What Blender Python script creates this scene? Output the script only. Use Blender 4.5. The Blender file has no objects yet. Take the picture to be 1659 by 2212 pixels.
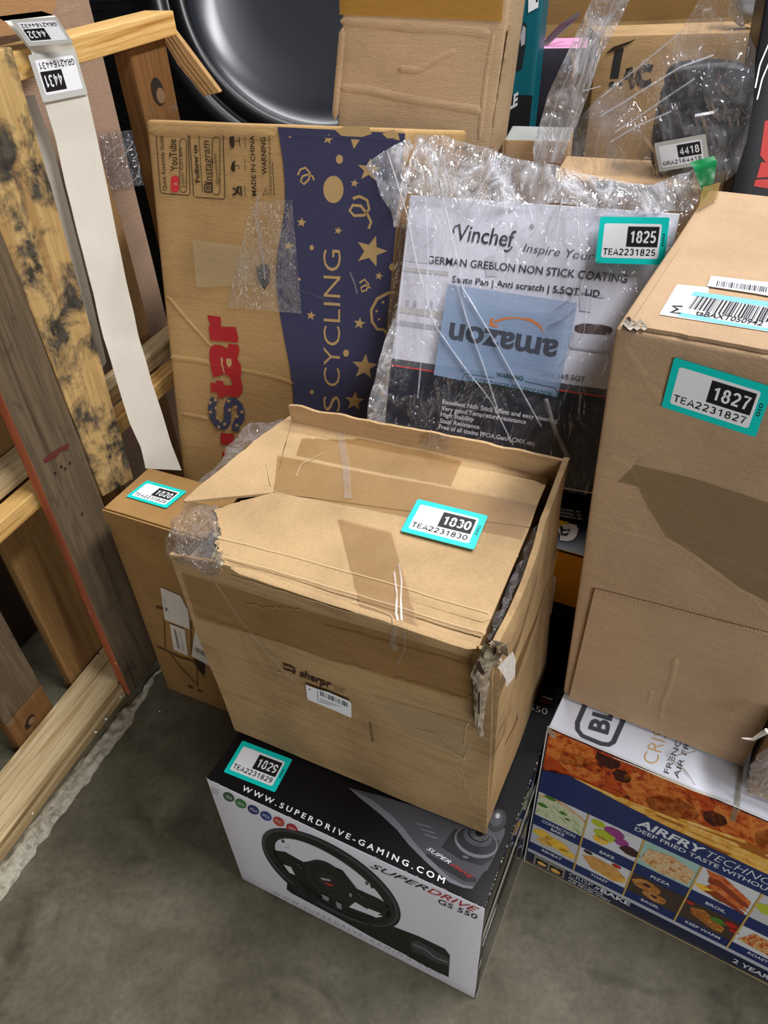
import bpy, bmesh, math, random
from mathutils import Vector, Matrix, noise
random.seed(7)
V = Vector
# ------------------------------------------------------------------ camera, world, lights
scn = bpy.context.scene
COL = scn.collection
CX, CY, FPX = 829.5, 1106.0, 1612.22
PITCH, ROLL, CAMH = 0.6997, 0.0504, 1.4386
_f = V((0, math.cos(PITCH), -math.sin(PITCH)))
_r0 = V((1, 0, 0)); _d0 = _f.cross(_r0)
RGT = _r0 * math.cos(ROLL) + _d0 * math.sin(ROLL)
DWN = -_r0 * math.sin(ROLL) + _d0 * math.cos(ROLL)
EYE = V((0, 0, CAMH))
cd = bpy.data.cameras.new('camera'); cam = bpy.data.objects.new('camera', cd); COL.objects.link(cam)
cd.sensor_fit = 'VERTICAL'; cd.sensor_height = 36.0; cd.sensor_width = 27.0
cd.lens = FPX / 2212.0 * 36.0
cd.clip_start = 0.02
cam.matrix_world = Matrix(((RGT.x, -DWN.x, -_f.x, 0), (RGT.y, -DWN.y, -_f.y, 0), (RGT.z, -DWN.z, -_f.z, CAMH), (0, 0, 0, 1)))
scn.camera = cam
vs = scn.view_settings
vs.view_transform = 'Standard'; vs.look = 'None'; vs.gamma = 1.0; vs.use_curve_mapping = False
vs.exposure = 0.0
scn.cycles.max_bounces = 8; scn.cycles.transparent_max_bounces = 16
scn.cycles.diffuse_bounces = 3; scn.cycles.glossy_bounces = 3; scn.cycles.transmission_bounces = 4
scn.cycles.caustics_reflective = False; scn.cycles.caustics_refractive = False

w = bpy.data.worlds.new('warehouse_air'); scn.world = w; w.use_nodes = True
w.node_tree.nodes['Background'].inputs[0].default_value = (1.0, 0.95, 0.86, 1)
w.node_tree.nodes['Background'].inputs[1].default_value = 0.06

def lamp(name, loc, aim, sx, sy, power, color=(0.98, 0.98, 1.0)):
    l = bpy.data.lights.new(name, 'AREA'); l.shape = 'RECTANGLE'; l.size = sx; l.size_y = sy
    l.energy = power; l.color = color
    o = bpy.data.objects.new(name, l); COL.objects.link(o); o.location = loc
    o.rotation_euler = (V(aim) - V(loc)).to_track_quat('-Z', 'Y').to_euler()
    return o
lamp('high_bay_lamp', (2.0, 0.4, 4.6), (0.2, 0.8, 0.4), 2.4, 0.4, 235)
lamp('high_bay_lamp', (0.9, 3.4, 4.4), (0.2, 1.2, 0.6), 2.4, 0.4, 110)
lamp('dock_lamp', (0.7, -2.6, 1.9), (0.0, 0.8, 0.4), 1.6, 0.9, 54)

# ------------------------------------------------------------------ photograph -> place helpers
def ray(x, y): return RGT * ((x - CX) / FPX) + DWN * ((y - CY) / FPX) + _f
def atz(x, y, z):
    d = ray(x, y); return EYE + d * ((z - CAMH) / d.z)
def atpl(x, y, P, n):
    d = ray(x, y); return EYE + d * ((P - EYE).dot(n) / d.dot(n))

class Face:
    """A flat face: origin o, unit axes u (right) and v (up), outward normal n; dist(a,b) its unevenness."""
    def __init__(s, o, u, v, disp=None):
        s.o = V(o); s.u = V(u).normalized(); v = V(v); s.v = (v - s.u * v.dot(s.u)).normalized(); s.n = s.u.cross(s.v)
        s.disp = disp
    def px(s, x, y):
        d = atpl(x, y, s.o, s.n) - s.o; return (d.dot(s.u), d.dot(s.v))
    def P(s, a, b, off=0.0):
        if s.disp: off += s.disp(a, b)
        return s.o + s.u * a + s.v * b + s.n * off
    def W(s, x, y, off=0.0):
        a, b = s.px(x, y); return s.P(a, b, off)
    def shift(s, off): return Face(s.o + s.n * off, s.u, s.v, s.disp)

# ------------------------------------------------------------------ materials
def lin(c):
    out = []
    for k in c[:3]:
        k = k / 255.0
        out.append(k / 12.92 if k <= 0.04045 else ((k + 0.055) / 1.055) ** 2.4)
    return (out[0], out[1], out[2], 1.0)
MATS = {}
def new_mat(name):
    m = bpy.data.materials.new(name); m.use_nodes = True
    nt = m.node_tree; nt.nodes.clear()
    out = nt.nodes.new('ShaderNodeOutputMaterial')
    return m, nt, out
def nd(nt, t, **kw):
    n = nt.nodes.new(t)
    for k, v in kw.items():
        if k.startswith('i_'):
            n.inputs[int(k[2:])].default_value = v
        else: setattr(n, k, v)
    return n
def ramp(nt, fac, stops):
    r = nt.nodes.new('ShaderNodeValToRGB'); e = r.color_ramp.elements
    while len(e) < len(stops): e.new(0.5)
    for k, (p, c) in enumerate(stops): e[k].position = p; e[k].color = c
    nt.links.new(fac, r.inputs[0]); return r
def coords(nt, scale=(1, 1, 1), rot=(0, 0, 0)):
    tc = nt.nodes.new('ShaderNodeTexCoord'); mp = nt.nodes.new('ShaderNodeMapping')
    mp.inputs['Scale'].default_value = scale; mp.inputs['Rotation'].default_value = rot
    nt.links.new(tc.outputs['Object'], mp.inputs[0]); return mp.outputs[0]
def noise_n(nt, co, scale, detail=4, rough=0.55, dist=0.0):
    n = nt.nodes.new('ShaderNodeTexNoise'); n.inputs['Scale'].default_value = scale
    n.inputs['Detail'].default_value = detail; n.inputs['Roughness'].default_value = rough; n.inputs['Distortion'].default_value = dist
    nt.links.new(co, n.inputs['Vector']); return n.outputs[0]
def principled(nt, out, rough=0.5, spec=0.5, **kw):
    p = nt.nodes.new('ShaderNodeBsdfPrincipled'); p.inputs['Roughness'].default_value = rough
    p.inputs['Specular IOR Level'].default_value = spec
    nt.links.new(p.outputs[0], out.inputs[0]); return p
def bump(nt, h, p, strength=0.2, dist=0.002):
    b = nt.nodes.new('ShaderNodeBump'); b.inputs['Strength'].default_value = strength; b.inputs['Distance'].default_value = dist
    nt.links.new(h, b.inputs['Height']); nt.links.new(b.outputs[0], p.inputs['Normal']); return b
def mixc(nt, fac, a, b, mode='MIX'):
    m = nt.nodes.new('ShaderNodeMix'); m.data_type = 'RGBA'; m.blend_type = mode
    for sock, val in ((m.inputs[0], fac), (m.inputs[6], a), (m.inputs[7], b)):
        if hasattr(val, 'default_value') or hasattr(val, 'is_output'): nt.links.new(val, sock)
        else: sock.default_value = val
    return m.outputs[2]

def ink(name, c, rough=0.45, spec=0.35):
    """Flat printed or painted colour with a faint unevenness."""
    if name in MATS: return MATS[name]
    m, nt, out = new_mat(name); p = principled(nt, out, rough, spec)
    co = coords(nt); n = noise_n(nt, co, 60, 3)
    a = lin(c); b = tuple(min(1, k * 0.9) for k in a[:3]) + (1,)
    nt.links.new(mixc(nt, n, b, a), p.inputs['Base Color'])
    MATS[name] = m; return m
def card(name, c, dirt=0.12, rough=0.75):
    """Corrugated kraft board: fibres, blotches and a soft flute pattern."""
    if name in MATS: return MATS[name]
    m, nt, out = new_mat(name); p = principled(nt, out, rough, 0.25)
    co = coords(nt)
    big = noise_n(nt, co, 7, 5, 0.6); fine = noise_n(nt, co, 420, 2, 0.7)
    a = lin(c); dk = tuple(k * (1 - dirt * 2.2) for k in a[:3]) + (1,); lt = tuple(min(1, k * (1 + dirt)) for k in a[:3]) + (1,)
    r = ramp(nt, big, [(0.3, dk), (0.52, a), (0.75, lt)])
    f = ramp(nt, fine, [(0.3, (0.86, 0.86, 0.86, 1)), (0.65, (1.04, 1.04, 1.04, 1))])
    st = noise_n(nt, coords(nt, (5, 5, 75)), 2.0, 4, 0.6); sr = ramp(nt, st, [(0.28, (1 - dirt * 1.3, 1 - dirt * 1.35, 1 - dirt * 1.5, 1)), (0.5, (1, 1, 1, 1)), (0.72, (1 + dirt * 0.5, 1 + dirt * 0.5, 1 + dirt * 0.55, 1))])
    cc_ = mixc(nt, 1.0, r.outputs[0], f.outputs[0], 'MULTIPLY')
    nt.links.new(mixc(nt, 1.0, cc_, sr.outputs[0], 'MULTIPLY'), p.inputs['Base Color'])
    b2 = noise_n(nt, coords(nt, (26, 26, 150)), 3.0, 3)
    mx = nd(nt, 'ShaderNodeMath', operation='ADD'); nt.links.new(b2, mx.inputs[0]); nt.links.new(big, mx.inputs[1])
    bump(nt, mx.outputs[0], p, 0.35, 0.0025)
    MATS[name] = m; return m
def wood(name, light, dark, axis='X', scale=1.0, rough=0.7, stain=None, stain_lo=0.5, soft=0.09):
    if name in MATS: return MATS[name]
    m, nt, out = new_mat(name); p = principled(nt, out, rough, 0.25)
    s = {'X': (0.8, 14, 14), 'Y': (14, 0.8, 14), 'Z': (14, 14, 0.8)}[axis]
    co = coords(nt, tuple(k * scale for k in s))
    n = noise_n(nt, co, 2.2, 5, 0.55, 0.6)
    fine = noise_n(nt, coords(nt, tuple(k * 9 * scale for k in s)), 2.0, 2)
    r = ramp(nt, n, [(0.34, lin(dark)), (0.46, lin(light)), (0.56, lin(tuple(0.5 * (a + b) for a, b in zip(light, dark)))), (0.66, lin(light))])
    c = mixc(nt, 1.0, r.outputs[0], ramp(nt, fine, [(0.3, (0.8, 0.8, 0.8, 1)), (0.7, (1.05, 1.05, 1.05, 1))]).outputs[0], 'MULTIPLY')
    if stain:
        sn = noise_n(nt, coords(nt), 13, 7, 0.68, 0.4)
        f = ramp(nt, sn, [(stain_lo, (0, 0, 0, 1)), (stain_lo + soft, (1, 1, 1, 1))])
        sc = noise_n(nt, coords(nt), 60, 4)
        sr = ramp(nt, sc, [(0.35, lin(stain)), (0.7, lin(tuple(k * 1.9 for k in stain)))])
        c = mixc(nt, f.outputs[0], c, sr.outputs[0])
    nt.links.new(c, p.inputs['Base Color']); bump(nt, fine, p, 0.4, 0.002)
    MATS[name] = m; return m
def speckle(name, cols, scale=60, rough=0.4, detail=4, dist=0.5, spec=0.35):
    """Printed food picture surface: several colours broken up by noise."""
    if name in MATS: return MATS[name]
    m, nt, out = new_mat(name); p = principled(nt, out, rough, spec)
    n = noise_n(nt, coords(nt), scale, detail, 0.6, dist)
    k = len(cols); st = [(0.28 + 0.44 * i / max(1, k - 1), lin(c)) for i, c in enumerate(cols)]
    nt.links.new(ramp(nt, n, st).outputs[0], p.inputs['Base Color'])
    MATS[name] = m; return m
def film(name, tint=(1, 1, 1), haze=0.05, gloss=0.10, scale=30, strength=0.6, rough=0.08, hazec=(0.8, 0.82, 0.9), fres=0.4):
    """Clear plastic: see-through, with sharp wrinkle highlights and a little milky haze."""
    if name in MATS: return MATS[name]
    m, nt, out = new_mat(name)
    co = coords(nt, (1.3, 1.3, 0.7))
    n1 = noise_n(nt, co, scale, 3, 0.55, 1.6); n2 = noise_n(nt, co, scale * 2.7, 2, 0.5, 1.0)
    def ridge(n, pw):
        a = nd(nt, 'ShaderNodeMath', operation='MULTIPLY_ADD'); a.inputs[1].default_value = 2.0; a.inputs[2].default_value = -1.0; nt.links.new(n, a.inputs[0])
        b_ = nd(nt, 'ShaderNodeMath', operation='ABSOLUTE'); nt.links.new(a.outputs[0], b_.inputs[0])
        c_ = nd(nt, 'ShaderNodeMath', operation='SUBTRACT'); c_.inputs[0].default_value = 1.0; nt.links.new(b_.outputs[0], c_.inputs[1])
        d_ = nd(nt, 'ShaderNodeMath', operation='POWER'); d_.inputs[1].default_value = pw; nt.links.new(c_.outputs[0], d_.inputs[0]); return d_.outputs[0]
    r1, r2 = ridge(n1, 9.0), ridge(n2, 7.0)
    ad = nd(nt, 'ShaderNodeMath', operation='MULTIPLY_ADD'); ad.inputs[1].default_value = 0.35; nt.links.new(r2, ad.inputs[0]); nt.links.new(r1, ad.inputs[2])
    b = nt.nodes.new('ShaderNodeBump'); b.inputs['Strength'].default_value = strength; b.inputs['Distance'].default_value = 0.25 / scale
    nt.links.new(ad.outputs[0], b.inputs['Height'])
    tr = nt.nodes.new('ShaderNodeBsdfTransparent'); tr.inputs[0].default_value = (*tint, 1)
    gl = nt.nodes.new('ShaderNodeBsdfGlossy'); gl.inputs['Roughness'].default_value = rough; gl.inputs[0].default_value = (1, 1, 1, 1)
    df = nt.nodes.new('ShaderNodeBsdfDiffuse'); df.inputs[0].default_value = (*hazec, 1)
    nt.links.new(b.outputs[0], gl.inputs['Normal'])
    lw = nt.nodes.new('ShaderNodeLayerWeight'); lw.inputs[0].default_value = 0.3; nt.links.new(b.outputs[0], lw.inputs['Normal'])
    mr = nd(nt, 'ShaderNodeMath', operation='MULTIPLY_ADD'); mr.inputs[1].default_value = fres; mr.inputs[2].default_value = gloss
    nt.links.new(lw.outputs['Fresnel'], mr.inputs[0])
    hz = nd(nt, 'ShaderNodeMath', operation='MULTIPLY_ADD'); hz.inputs[1].default_value = haze * 2.0; hz.inputs[2].default_value = haze * 0.6; nt.links.new(r1, hz.inputs[0])
    m1 = nt.nodes.new('ShaderNodeMixShader'); nt.links.new(hz.outputs[0], m1.inputs[0])
    nt.links.new(tr.outputs[0], m1.inputs[1]); nt.links.new(df.outputs[0], m1.inputs[2])
    m2 = nt.nodes.new('ShaderNodeMixShader'); nt.links.new(mr.outputs[0], m2.inputs[0])
    nt.links.new(m1.outputs[0], m2.inputs[1]); nt.links.new(gl.outputs[0], m2.inputs[2])
    nt.links.new(m2.outputs[0], out.inputs[0])
    MATS[name] = m; return m
def streak(name, alpha=0.35, rough=0.12):
    """Ribbon along a fold of clear film: see-through and glossy, its highlight painted white."""
    if name in MATS: return MATS[name]
    m, nt, out = new_mat(name)
    tr = nt.nodes.new('ShaderNodeBsdfTransparent'); gl = nt.nodes.new('ShaderNodeBsdfGlossy'); gl.inputs['Roughness'].default_value = rough
    df = nt.nodes.new('ShaderNodeBsdfDiffuse'); df.inputs[0].default_value = (0.88, 0.89, 0.93, 1)
    a = nt.nodes.new('ShaderNodeMixShader'); a.inputs[0].default_value = 0.45; nt.links.new(gl.outputs[0], a.inputs[1]); nt.links.new(df.outputs[0], a.inputs[2])
    n = noise_n(nt, coords(nt), 40, 3); f = nd(nt, 'ShaderNodeMath', operation='MULTIPLY'); f.inputs[1].default_value = alpha * 2; nt.links.new(n, f.inputs[0])
    b = nt.nodes.new('ShaderNodeMixShader'); nt.links.new(f.outputs[0], b.inputs[0]); nt.links.new(tr.outputs[0], b.inputs[1]); nt.links.new(a.outputs[0], b.inputs[2])
    nt.links.new(b.outputs[0], out.inputs[0]); MATS[name] = m; return m
def tape_m(name, c, alpha, rough=0.22):
    if name in MATS: return MATS[name]
    m, nt, out = new_mat(name)
    tr = nt.nodes.new('ShaderNodeBsdfTransparent'); p = nt.nodes.new('ShaderNodeBsdfPrincipled')
    p.inputs['Base Color'].default_value = lin(c); p.inputs['Roughness'].default_value = rough
    n = noise_n(nt, coords(nt, (1, 1, 4)), 22, 4); bump(nt, n, p, 0.35, 0.003)
    mx = nt.nodes.new('ShaderNodeMixShader'); mx.inputs[0].default_value = alpha
    nt.links.new(tr.outputs[0], mx.inputs[1]); nt.links.new(p.outputs[0], mx.inputs[2]); nt.links.new(mx.outputs[0], out.inputs[0])
    MATS[name] = m; return m

# ------------------------------------------------------------------ mesh builder
class MB:
    def __init__(s): s.v = []; s.f = []; s.m = []; s.sm = []; s.mats = []
    def slot(s, m):
        if m not in s.mats: s.mats.append(m)
        return s.mats.index(m)
    def add(s, verts, faces, m, smooth=False):
        b = len(s.v); k = s.slot(m); s.v.extend(V(p) for p in verts)
        for f in faces: s.f.append([b + i for i in f]); s.m.append(k); s.sm.append(smooth)
    def poly(s, pts, m): s.add(pts, [list(range(len(pts)))], m)
    def grid(s, rows, m, smooth=True, closed=False):
        nu = len(rows[0]); vs_ = [p for r in rows for p in r]; fs = []
        for j in range(len(rows) - 1):
            for i in range(nu - (0 if closed else 1)):
                i2 = (i + 1) % nu
                fs.append([j * nu + i, j * nu + i2, (j + 1) * nu + i2, (j + 1) * nu + i])
        s.add(vs_, fs, m, smooth)
    def slab(s, rows, m, nrm, th, smooth=False):
        """A grid with thickness th grown against the normal(s) nrm."""
        nu, nv = len(rows[0]), len(rows)
        low = [[p - nrm * th for p in r] for r in rows]
        s.grid(rows, m, smooth); s.grid([list(reversed(r)) for r in low], m, smooth)
        edge = [rows[0][i] for i in range(nu)] + [rows[j][-1] for j in range(1, nv)] + [rows[-1][i] for i in range(nu - 2, -1, -1)] + [rows[j][0] for j in range(nv - 2, 0, -1)]
        s.grid([[p - nrm * th for p in edge], edge], m, False, True)
    def prism(s, pts, d, m):
        """Polygon pts extruded by vector d."""
        n = len(pts); a = [V(p) for p in pts]; b = [p + d for p in a]
        s.add(a + b, [list(range(n - 1, -1, -1)), list(range(n, 2 * n))] + [[i, (i + 1) % n, n + (i + 1) % n, n + i] for i in range(n)], m)
    def tube(s, pts, r, m, seg=6, smooth=True):
        pts = [V(p) for p in pts]; rows = []
        for i, p in enumerate(pts):
            t = (pts[min(i + 1, len(pts) - 1)] - pts[max(i - 1, 0)]).normalized()
            a = t.cross(V((0.3, 0.2, 1))).normalized(); b = t.cross(a)
            rr = r[i] if isinstance(r, (list, tuple)) else r
            rows.append([p + (a * math.cos(2 * math.pi * k / seg) + b * math.sin(2 * math.pi * k / seg)) * rr for k in range(seg)])
        s.grid(rows, m, smooth, True)
        s.poly(rows[0][::-1], m); s.poly(rows[-1], m)
    def lathe(s, prof, c, axis, m, seg=64):
        ax = V(axis).normalized(); a = ax.cross(V((0, 0, 1))).normalized(); b = ax.cross(a); rows = []
        for (r, h) in prof:
            rows.append([V(c) + ax * h + (a * math.cos(2 * math.pi * k / seg) + b * math.sin(2 * math.pi * k / seg)) * r for k in range(seg)])
        s.grid(rows, m, True, True)
    def rbox(s, C, m, r=0.005, n=(14, 14, 14), amp=0.0, freq=6.0, seed=0, dent=None, mats=None):
        """Rounded box through the 8 corners C[i][j][k] (i right, j up, k back); slight noise and dents make it a real carton."""
        L = ((C[1][0][0] - C[0][0][0]).length, (C[0][1][0] - C[0][0][0]).length, (C[0][0][1] - C[0][0][0]).length)
        U = (C[1][0][0] - C[0][0][0]).normalized(); Vv = (C[0][1][0] - C[0][0][0]).normalized(); D = (C[0][0][1] - C[0][0][0]).normalized()
        cen = sum((C[i][j][k] for i in (0, 1) for j in (0, 1) for k in (0, 1)), V((0, 0, 0))) / 8
        def place(q):
            inn = [min(max(q[i], r), L[i] - r) for i in range(3)]
            d = V([q[i] - inn[i] for i in range(3)])
            if d.length > 1e-9: d = d.normalized() * r
            t = [(inn[i] + d[i]) / L[i] for i in range(3)]
            p = V((0, 0, 0))
            for i in (0, 1):
                for j in (0, 1):
                    for k in (0, 1):
                        p += C[i][j][k] * ((t[0] if i else 1 - t[0]) * (t[1] if j else 1 - t[1]) * (t[2] if k else 1 - t[2]))
            if amp:
                nv = noise.noise_vector(p * freq + V((seed * 3.1, seed, 0)))
                p += U * nv.x * amp + Vv * nv.y * amp + D * nv.z * amp
            if dent: p = dent(p, t)
            return p
        def axis(i):
            k = n[i]; a = [0, r * 0.3, r]; return a + [r + (L[i] - 2 * r) * j / k for j in range(1, k)] + [L[i] - r, L[i] - r * 0.3, L[i]]
        ax = [axis(0), axis(1), axis(2)]
        for (fx, side, a, b, flip) in ((2, 0, 0, 1, 0), (2, 1, 0, 1, 1), (0, 0, 2, 1, 1), (0, 1, 2, 1, 0), (1, 0, 0, 2, 1), (1, 1, 0, 2, 0)):
            rows = []
            for y in ax[b]:
                row = []
                for x in ax[a]:
                    q = [0, 0, 0]; q[fx] = L[fx] * side; q[a] = x; q[b] = y; row.append(place(q))
                rows.append(row)
            if flip: rows = [list(reversed(rw)) for rw in rows]
            mm = m
            if mats: mm = mats.get((fx, side), m)
            s.grid(rows, mm, True)
    def build(s, name, parent=None, mod=None, weld=False):
        vs_ = s.v
        if parent is not None: org = parent['_o']; org = V(org)
        else:
            lo = V((min(p.x for p in vs_), min(p.y for p in vs_), min(p.z for p in vs_))); hi = V((max(p.x for p in vs_), max(p.y for p in vs_), max(p.z for p in vs_)))
            org = V(((lo.x + hi.x) / 2, (lo.y + hi.y) / 2, lo.z))
        me = bpy.data.meshes.new(name)
        me.from_pydata([tuple(p - org) for p in vs_], [], s.f)
        for m in s.mats: me.materials.append(m)
        me.polygons.foreach_set('material_index', s.m); me.polygons.foreach_set('use_smooth', s.sm)
        me.update()
        if weld:
            b = bmesh.new(); b.from_mesh(me); bmesh.ops.remove_doubles(b, verts=b.verts, dist=1e-5); b.to_mesh(me); b.free()
        o = bpy.data.objects.new(name, me); COL.objects.link(o)
        if parent is None: o.location = org
        elif parent.type == 'MESH' or parent.type == 'EMPTY': o.parent = parent
        o['_o'] = tuple(org)
        return o

def tag(o, label=None, cat=None, group=None, kind=None):
    for k, v in (('label', label), ('category', cat), ('group', group), ('kind', kind)):
        if v: o[k] = v
    return o
def thing(name, loc, label, cat, group=None):
    o = bpy.data.objects.new(name, None); COL.objects.link(o); o.location = V(loc); o['_o'] = tuple(loc)
    o.empty_display_size = 0.05
    return tag(o, label, cat, group)

# ------------------------------------------------------------------ lettering and print
_TX = {}
def text_mesh(s, bold=0.0, shear=0.0):
    key = (s, bold, shear)
    if key in _TX: return _TX[key]
    c = bpy.data.curves.new('t', 'FONT'); c.body = s; c.size = 1.0; c.resolution_u = 3; c.fill_mode = 'FRONT'; c.dimensions = '2D'
    c.offset = bold; c.shear = shear
    o = bpy.data.objects.new('t', c); COL.objects.link(o)
    dg = bpy.context.evaluated_depsgraph_get(); dg.update()
    me = bpy.data.meshes.new_from_object(o.evaluated_get(dg))
    vs_ = [(v.co.x, v.co.y) for v in me.vertices]; fs = [list(p.vertices) for p in me.polygons]
    bpy.data.objects.remove(o); bpy.data.curves.remove(c); bpy.data.meshes.remove(me)
    x0 = min(v[0] for v in vs_); x1 = max(v[0] for v in vs_)
    _TX[key] = (vs_, fs, x0, x1); return _TX[key]
CAP = None
OFF0, OFFL = 0.0007, 0.00018
def put_text(mb, F, s, a0, a1, up, m, layer=2, bold=0.0, shear=0.0, xh=False):
    """Lettering s on face F between the face points a0 and a1 (baseline), cap height vector up."""
    global CAP
    if CAP is None:
        h = text_mesh('H'); CAP = max(v[1] for v in h[0])
    vs_, fs, x0, x1 = text_mesh(s, bold, shear)
    cap = CAP * (0.76 if xh else 1.0)
    off = OFF0 + OFFL * layer; pts = []
    for (x, y) in vs_:
        t = (x - x0) / (x1 - x0); q = y / cap
        pts.append(F.P(a0[0] + (a1[0] - a0[0]) * t + up[0] * q, a0[1] + (a1[1] - a0[1]) * t + up[1] * q, off))
    mb.add(pts, fs, m)
def ptext(mb, F, s, p0, p1, ph, m, **kw):
    a0 = F.px(*p0); a1 = F.px(*p1); h = F.px(*ph)
    put_text(mb, F, s, a0, a1, (h[0] - a0[0], h[1] - a0[1]), m, **kw)
def pol(mb, F, pts, m, layer=1):
    mb.poly([F.P(a, b, OFF0 + OFFL * layer) for a, b in pts], m)
def ppol(mb, F, pts, m, layer=1): pol(mb, F, [F.px(*p) for p in pts], m, layer)
def rect(mb, F, a0, b0, a1, b1, m, layer=1): pol(mb, F, [(a0, b0), (a1, b0), (a1, b1), (a0, b1)], m, layer)
def fgrid(mb, F, pts4, m, layer=1, n=10):
    """A quad patch cut finely so that it follows an uneven face."""
    (a, b, c, d) = pts4; rows = []
    for j in range(n + 1):
        t = j / n; row = []
        for i in range(n + 1):
            q = i / n
            x = (a[0] * (1 - q) + b[0] * q) * (1 - t) + (d[0] * (1 - q) + c[0] * q) * t
            y = (a[1] * (1 - q) + b[1] * q) * (1 - t) + (d[1] * (1 - q) + c[1] * q) * t
            row.append(F.P(x, y, OFF0 + OFFL * layer))
        rows.append(row)
    mb.grid(rows, m, True)
def pgrid(mb, F, pts4, m, layer=1, n=10): fgrid(mb, F, [F.px(*p) for p in pts4], m, layer, n)
def circ(cx, cy, rx, ry=None, rot=0.0, n=28, t0=0.0, t1=None):
    ry = rx if ry is None else ry; c, s_ = math.cos(rot), math.sin(rot); out = []
    full = t1 is None; t1 = 2 * math.pi if full else t1
    for k in range(n + (0 if full else 1)):
        t = t0 + (t1 - t0) * k / n; x, y = rx * math.cos(t), ry * math.sin(t)
        out.append((cx + x * c - y * s_, cy + x * s_ + y * c))
    return out
def star(cx, cy, r, rot=0.0, k=0.42, n=5):
    return [(cx + (r if i % 2 == 0 else r * k) * math.sin(rot + math.pi * i / n), cy - (r if i % 2 == 0 else r * k) * math.cos(rot + math.pi * i / n)) for i in range(2 * n)]
def rrect(x0, y0, x1, y1, r, n=4):
    out = []
    for (cx, cy, t) in ((x1 - r, y1 - r, 0), (x0 + r, y1 - r, 1), (x0 + r, y0 + r, 2), (x1 - r, y0 + r, 3)):
        out += [(cx + r * math.cos(math.pi / 2 * (t + k / n)), cy + r * math.sin(math.pi / 2 * (t + k / n))) for k in range(n + 1)]
    return out
def line(mb, F, pts, wd, m, layer=2, closed=False):
    """A printed line of width wd along face points."""
    n = len(pts); L = []; R = []
    for i in range(n):
        p = pts[i]; a = pts[(i - 1) % n if closed else max(i - 1, 0)]; b = pts[(i + 1) % n if closed else min(i + 1, n - 1)]
        t = V((b[0] - a[0], b[1] - a[1]));
        if t.length < 1e-9: t = V((1, 0))
        t = t.normalized(); q = (-t.y * wd / 2, t.x * wd / 2)
        L.append(F.P(p[0] + q[0], p[1] + q[1], OFF0 + OFFL * layer)); R.append(F.P(p[0] - q[0], p[1] - q[1], OFF0 + OFFL * layer))
    if closed: L.append(L[0]); R.append(R[0])
    mb.grid([R, L], m, False)
def pline(mb, F, pts, wd, m, layer=2, closed=False): line(mb, F, [F.px(*p) for p in pts], wd, m, layer, closed)
def crease(mb, F, pts, wd, h, m, jit=0.0):
    """A pressed ridge in board along photograph points: a low three-sided strip."""
    wd *= 2.0; h = h * 0.28 + 0.0006
    q = [F.px(*p) for p in pts]; out = []
    for i in range(len(q) - 1):
        for k in range(8):
            t = k / 8; out.append((q[i][0] * (1 - t) + q[i + 1][0] * t + random.uniform(-jit, jit), q[i][1] * (1 - t) + q[i + 1][1] * t + random.uniform(-jit, jit)))
    out.append(q[-1]); A = []; B = []; C = []
    for i, p in enumerate(out):
        a = out[max(i - 1, 0)]; b = out[min(i + 1, len(out) - 1)]; t = V((b[0] - a[0], b[1] - a[1])).normalized(); e = 0.25 if i in (0, len(out) - 1) else 1
        A.append(F.P(p[0] - t.y * wd / 2 * e, p[1] + t.x * wd / 2 * e, -0.0014)); C.append(F.P(p[0] + t.y * wd / 2 * e, p[1] - t.x * wd / 2 * e, -0.0014))
        B.append(F.P(p[0], p[1], h * e))
    mb.grid([C, B, A], m, True)
def barcode(mb, F, o, ax, up, m, n=40, seed=1, layer=3):
    rnd = random.Random(seed); x = 0.0
    ws = [rnd.choice((1, 1, 2, 3)) for _ in range(2 * n)]; tot = sum(ws)
    for i, wv in enumerate(ws):
        if i % 2 == 0:
            a, b = x / tot, (x + wv) / tot
            pol(mb, F, [(o[0] + ax[0] * a, o[1] + ax[1] * a), (o[0] + ax[0] * b, o[1] + ax[1] * b), (o[0] + ax[0] * b + up[0], o[1] + ax[1] * b + up[1]), (o[0] + ax[0] * a + up[0], o[1] + ax[1] * a + up[1])], m, layer)
        x += wv

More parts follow.
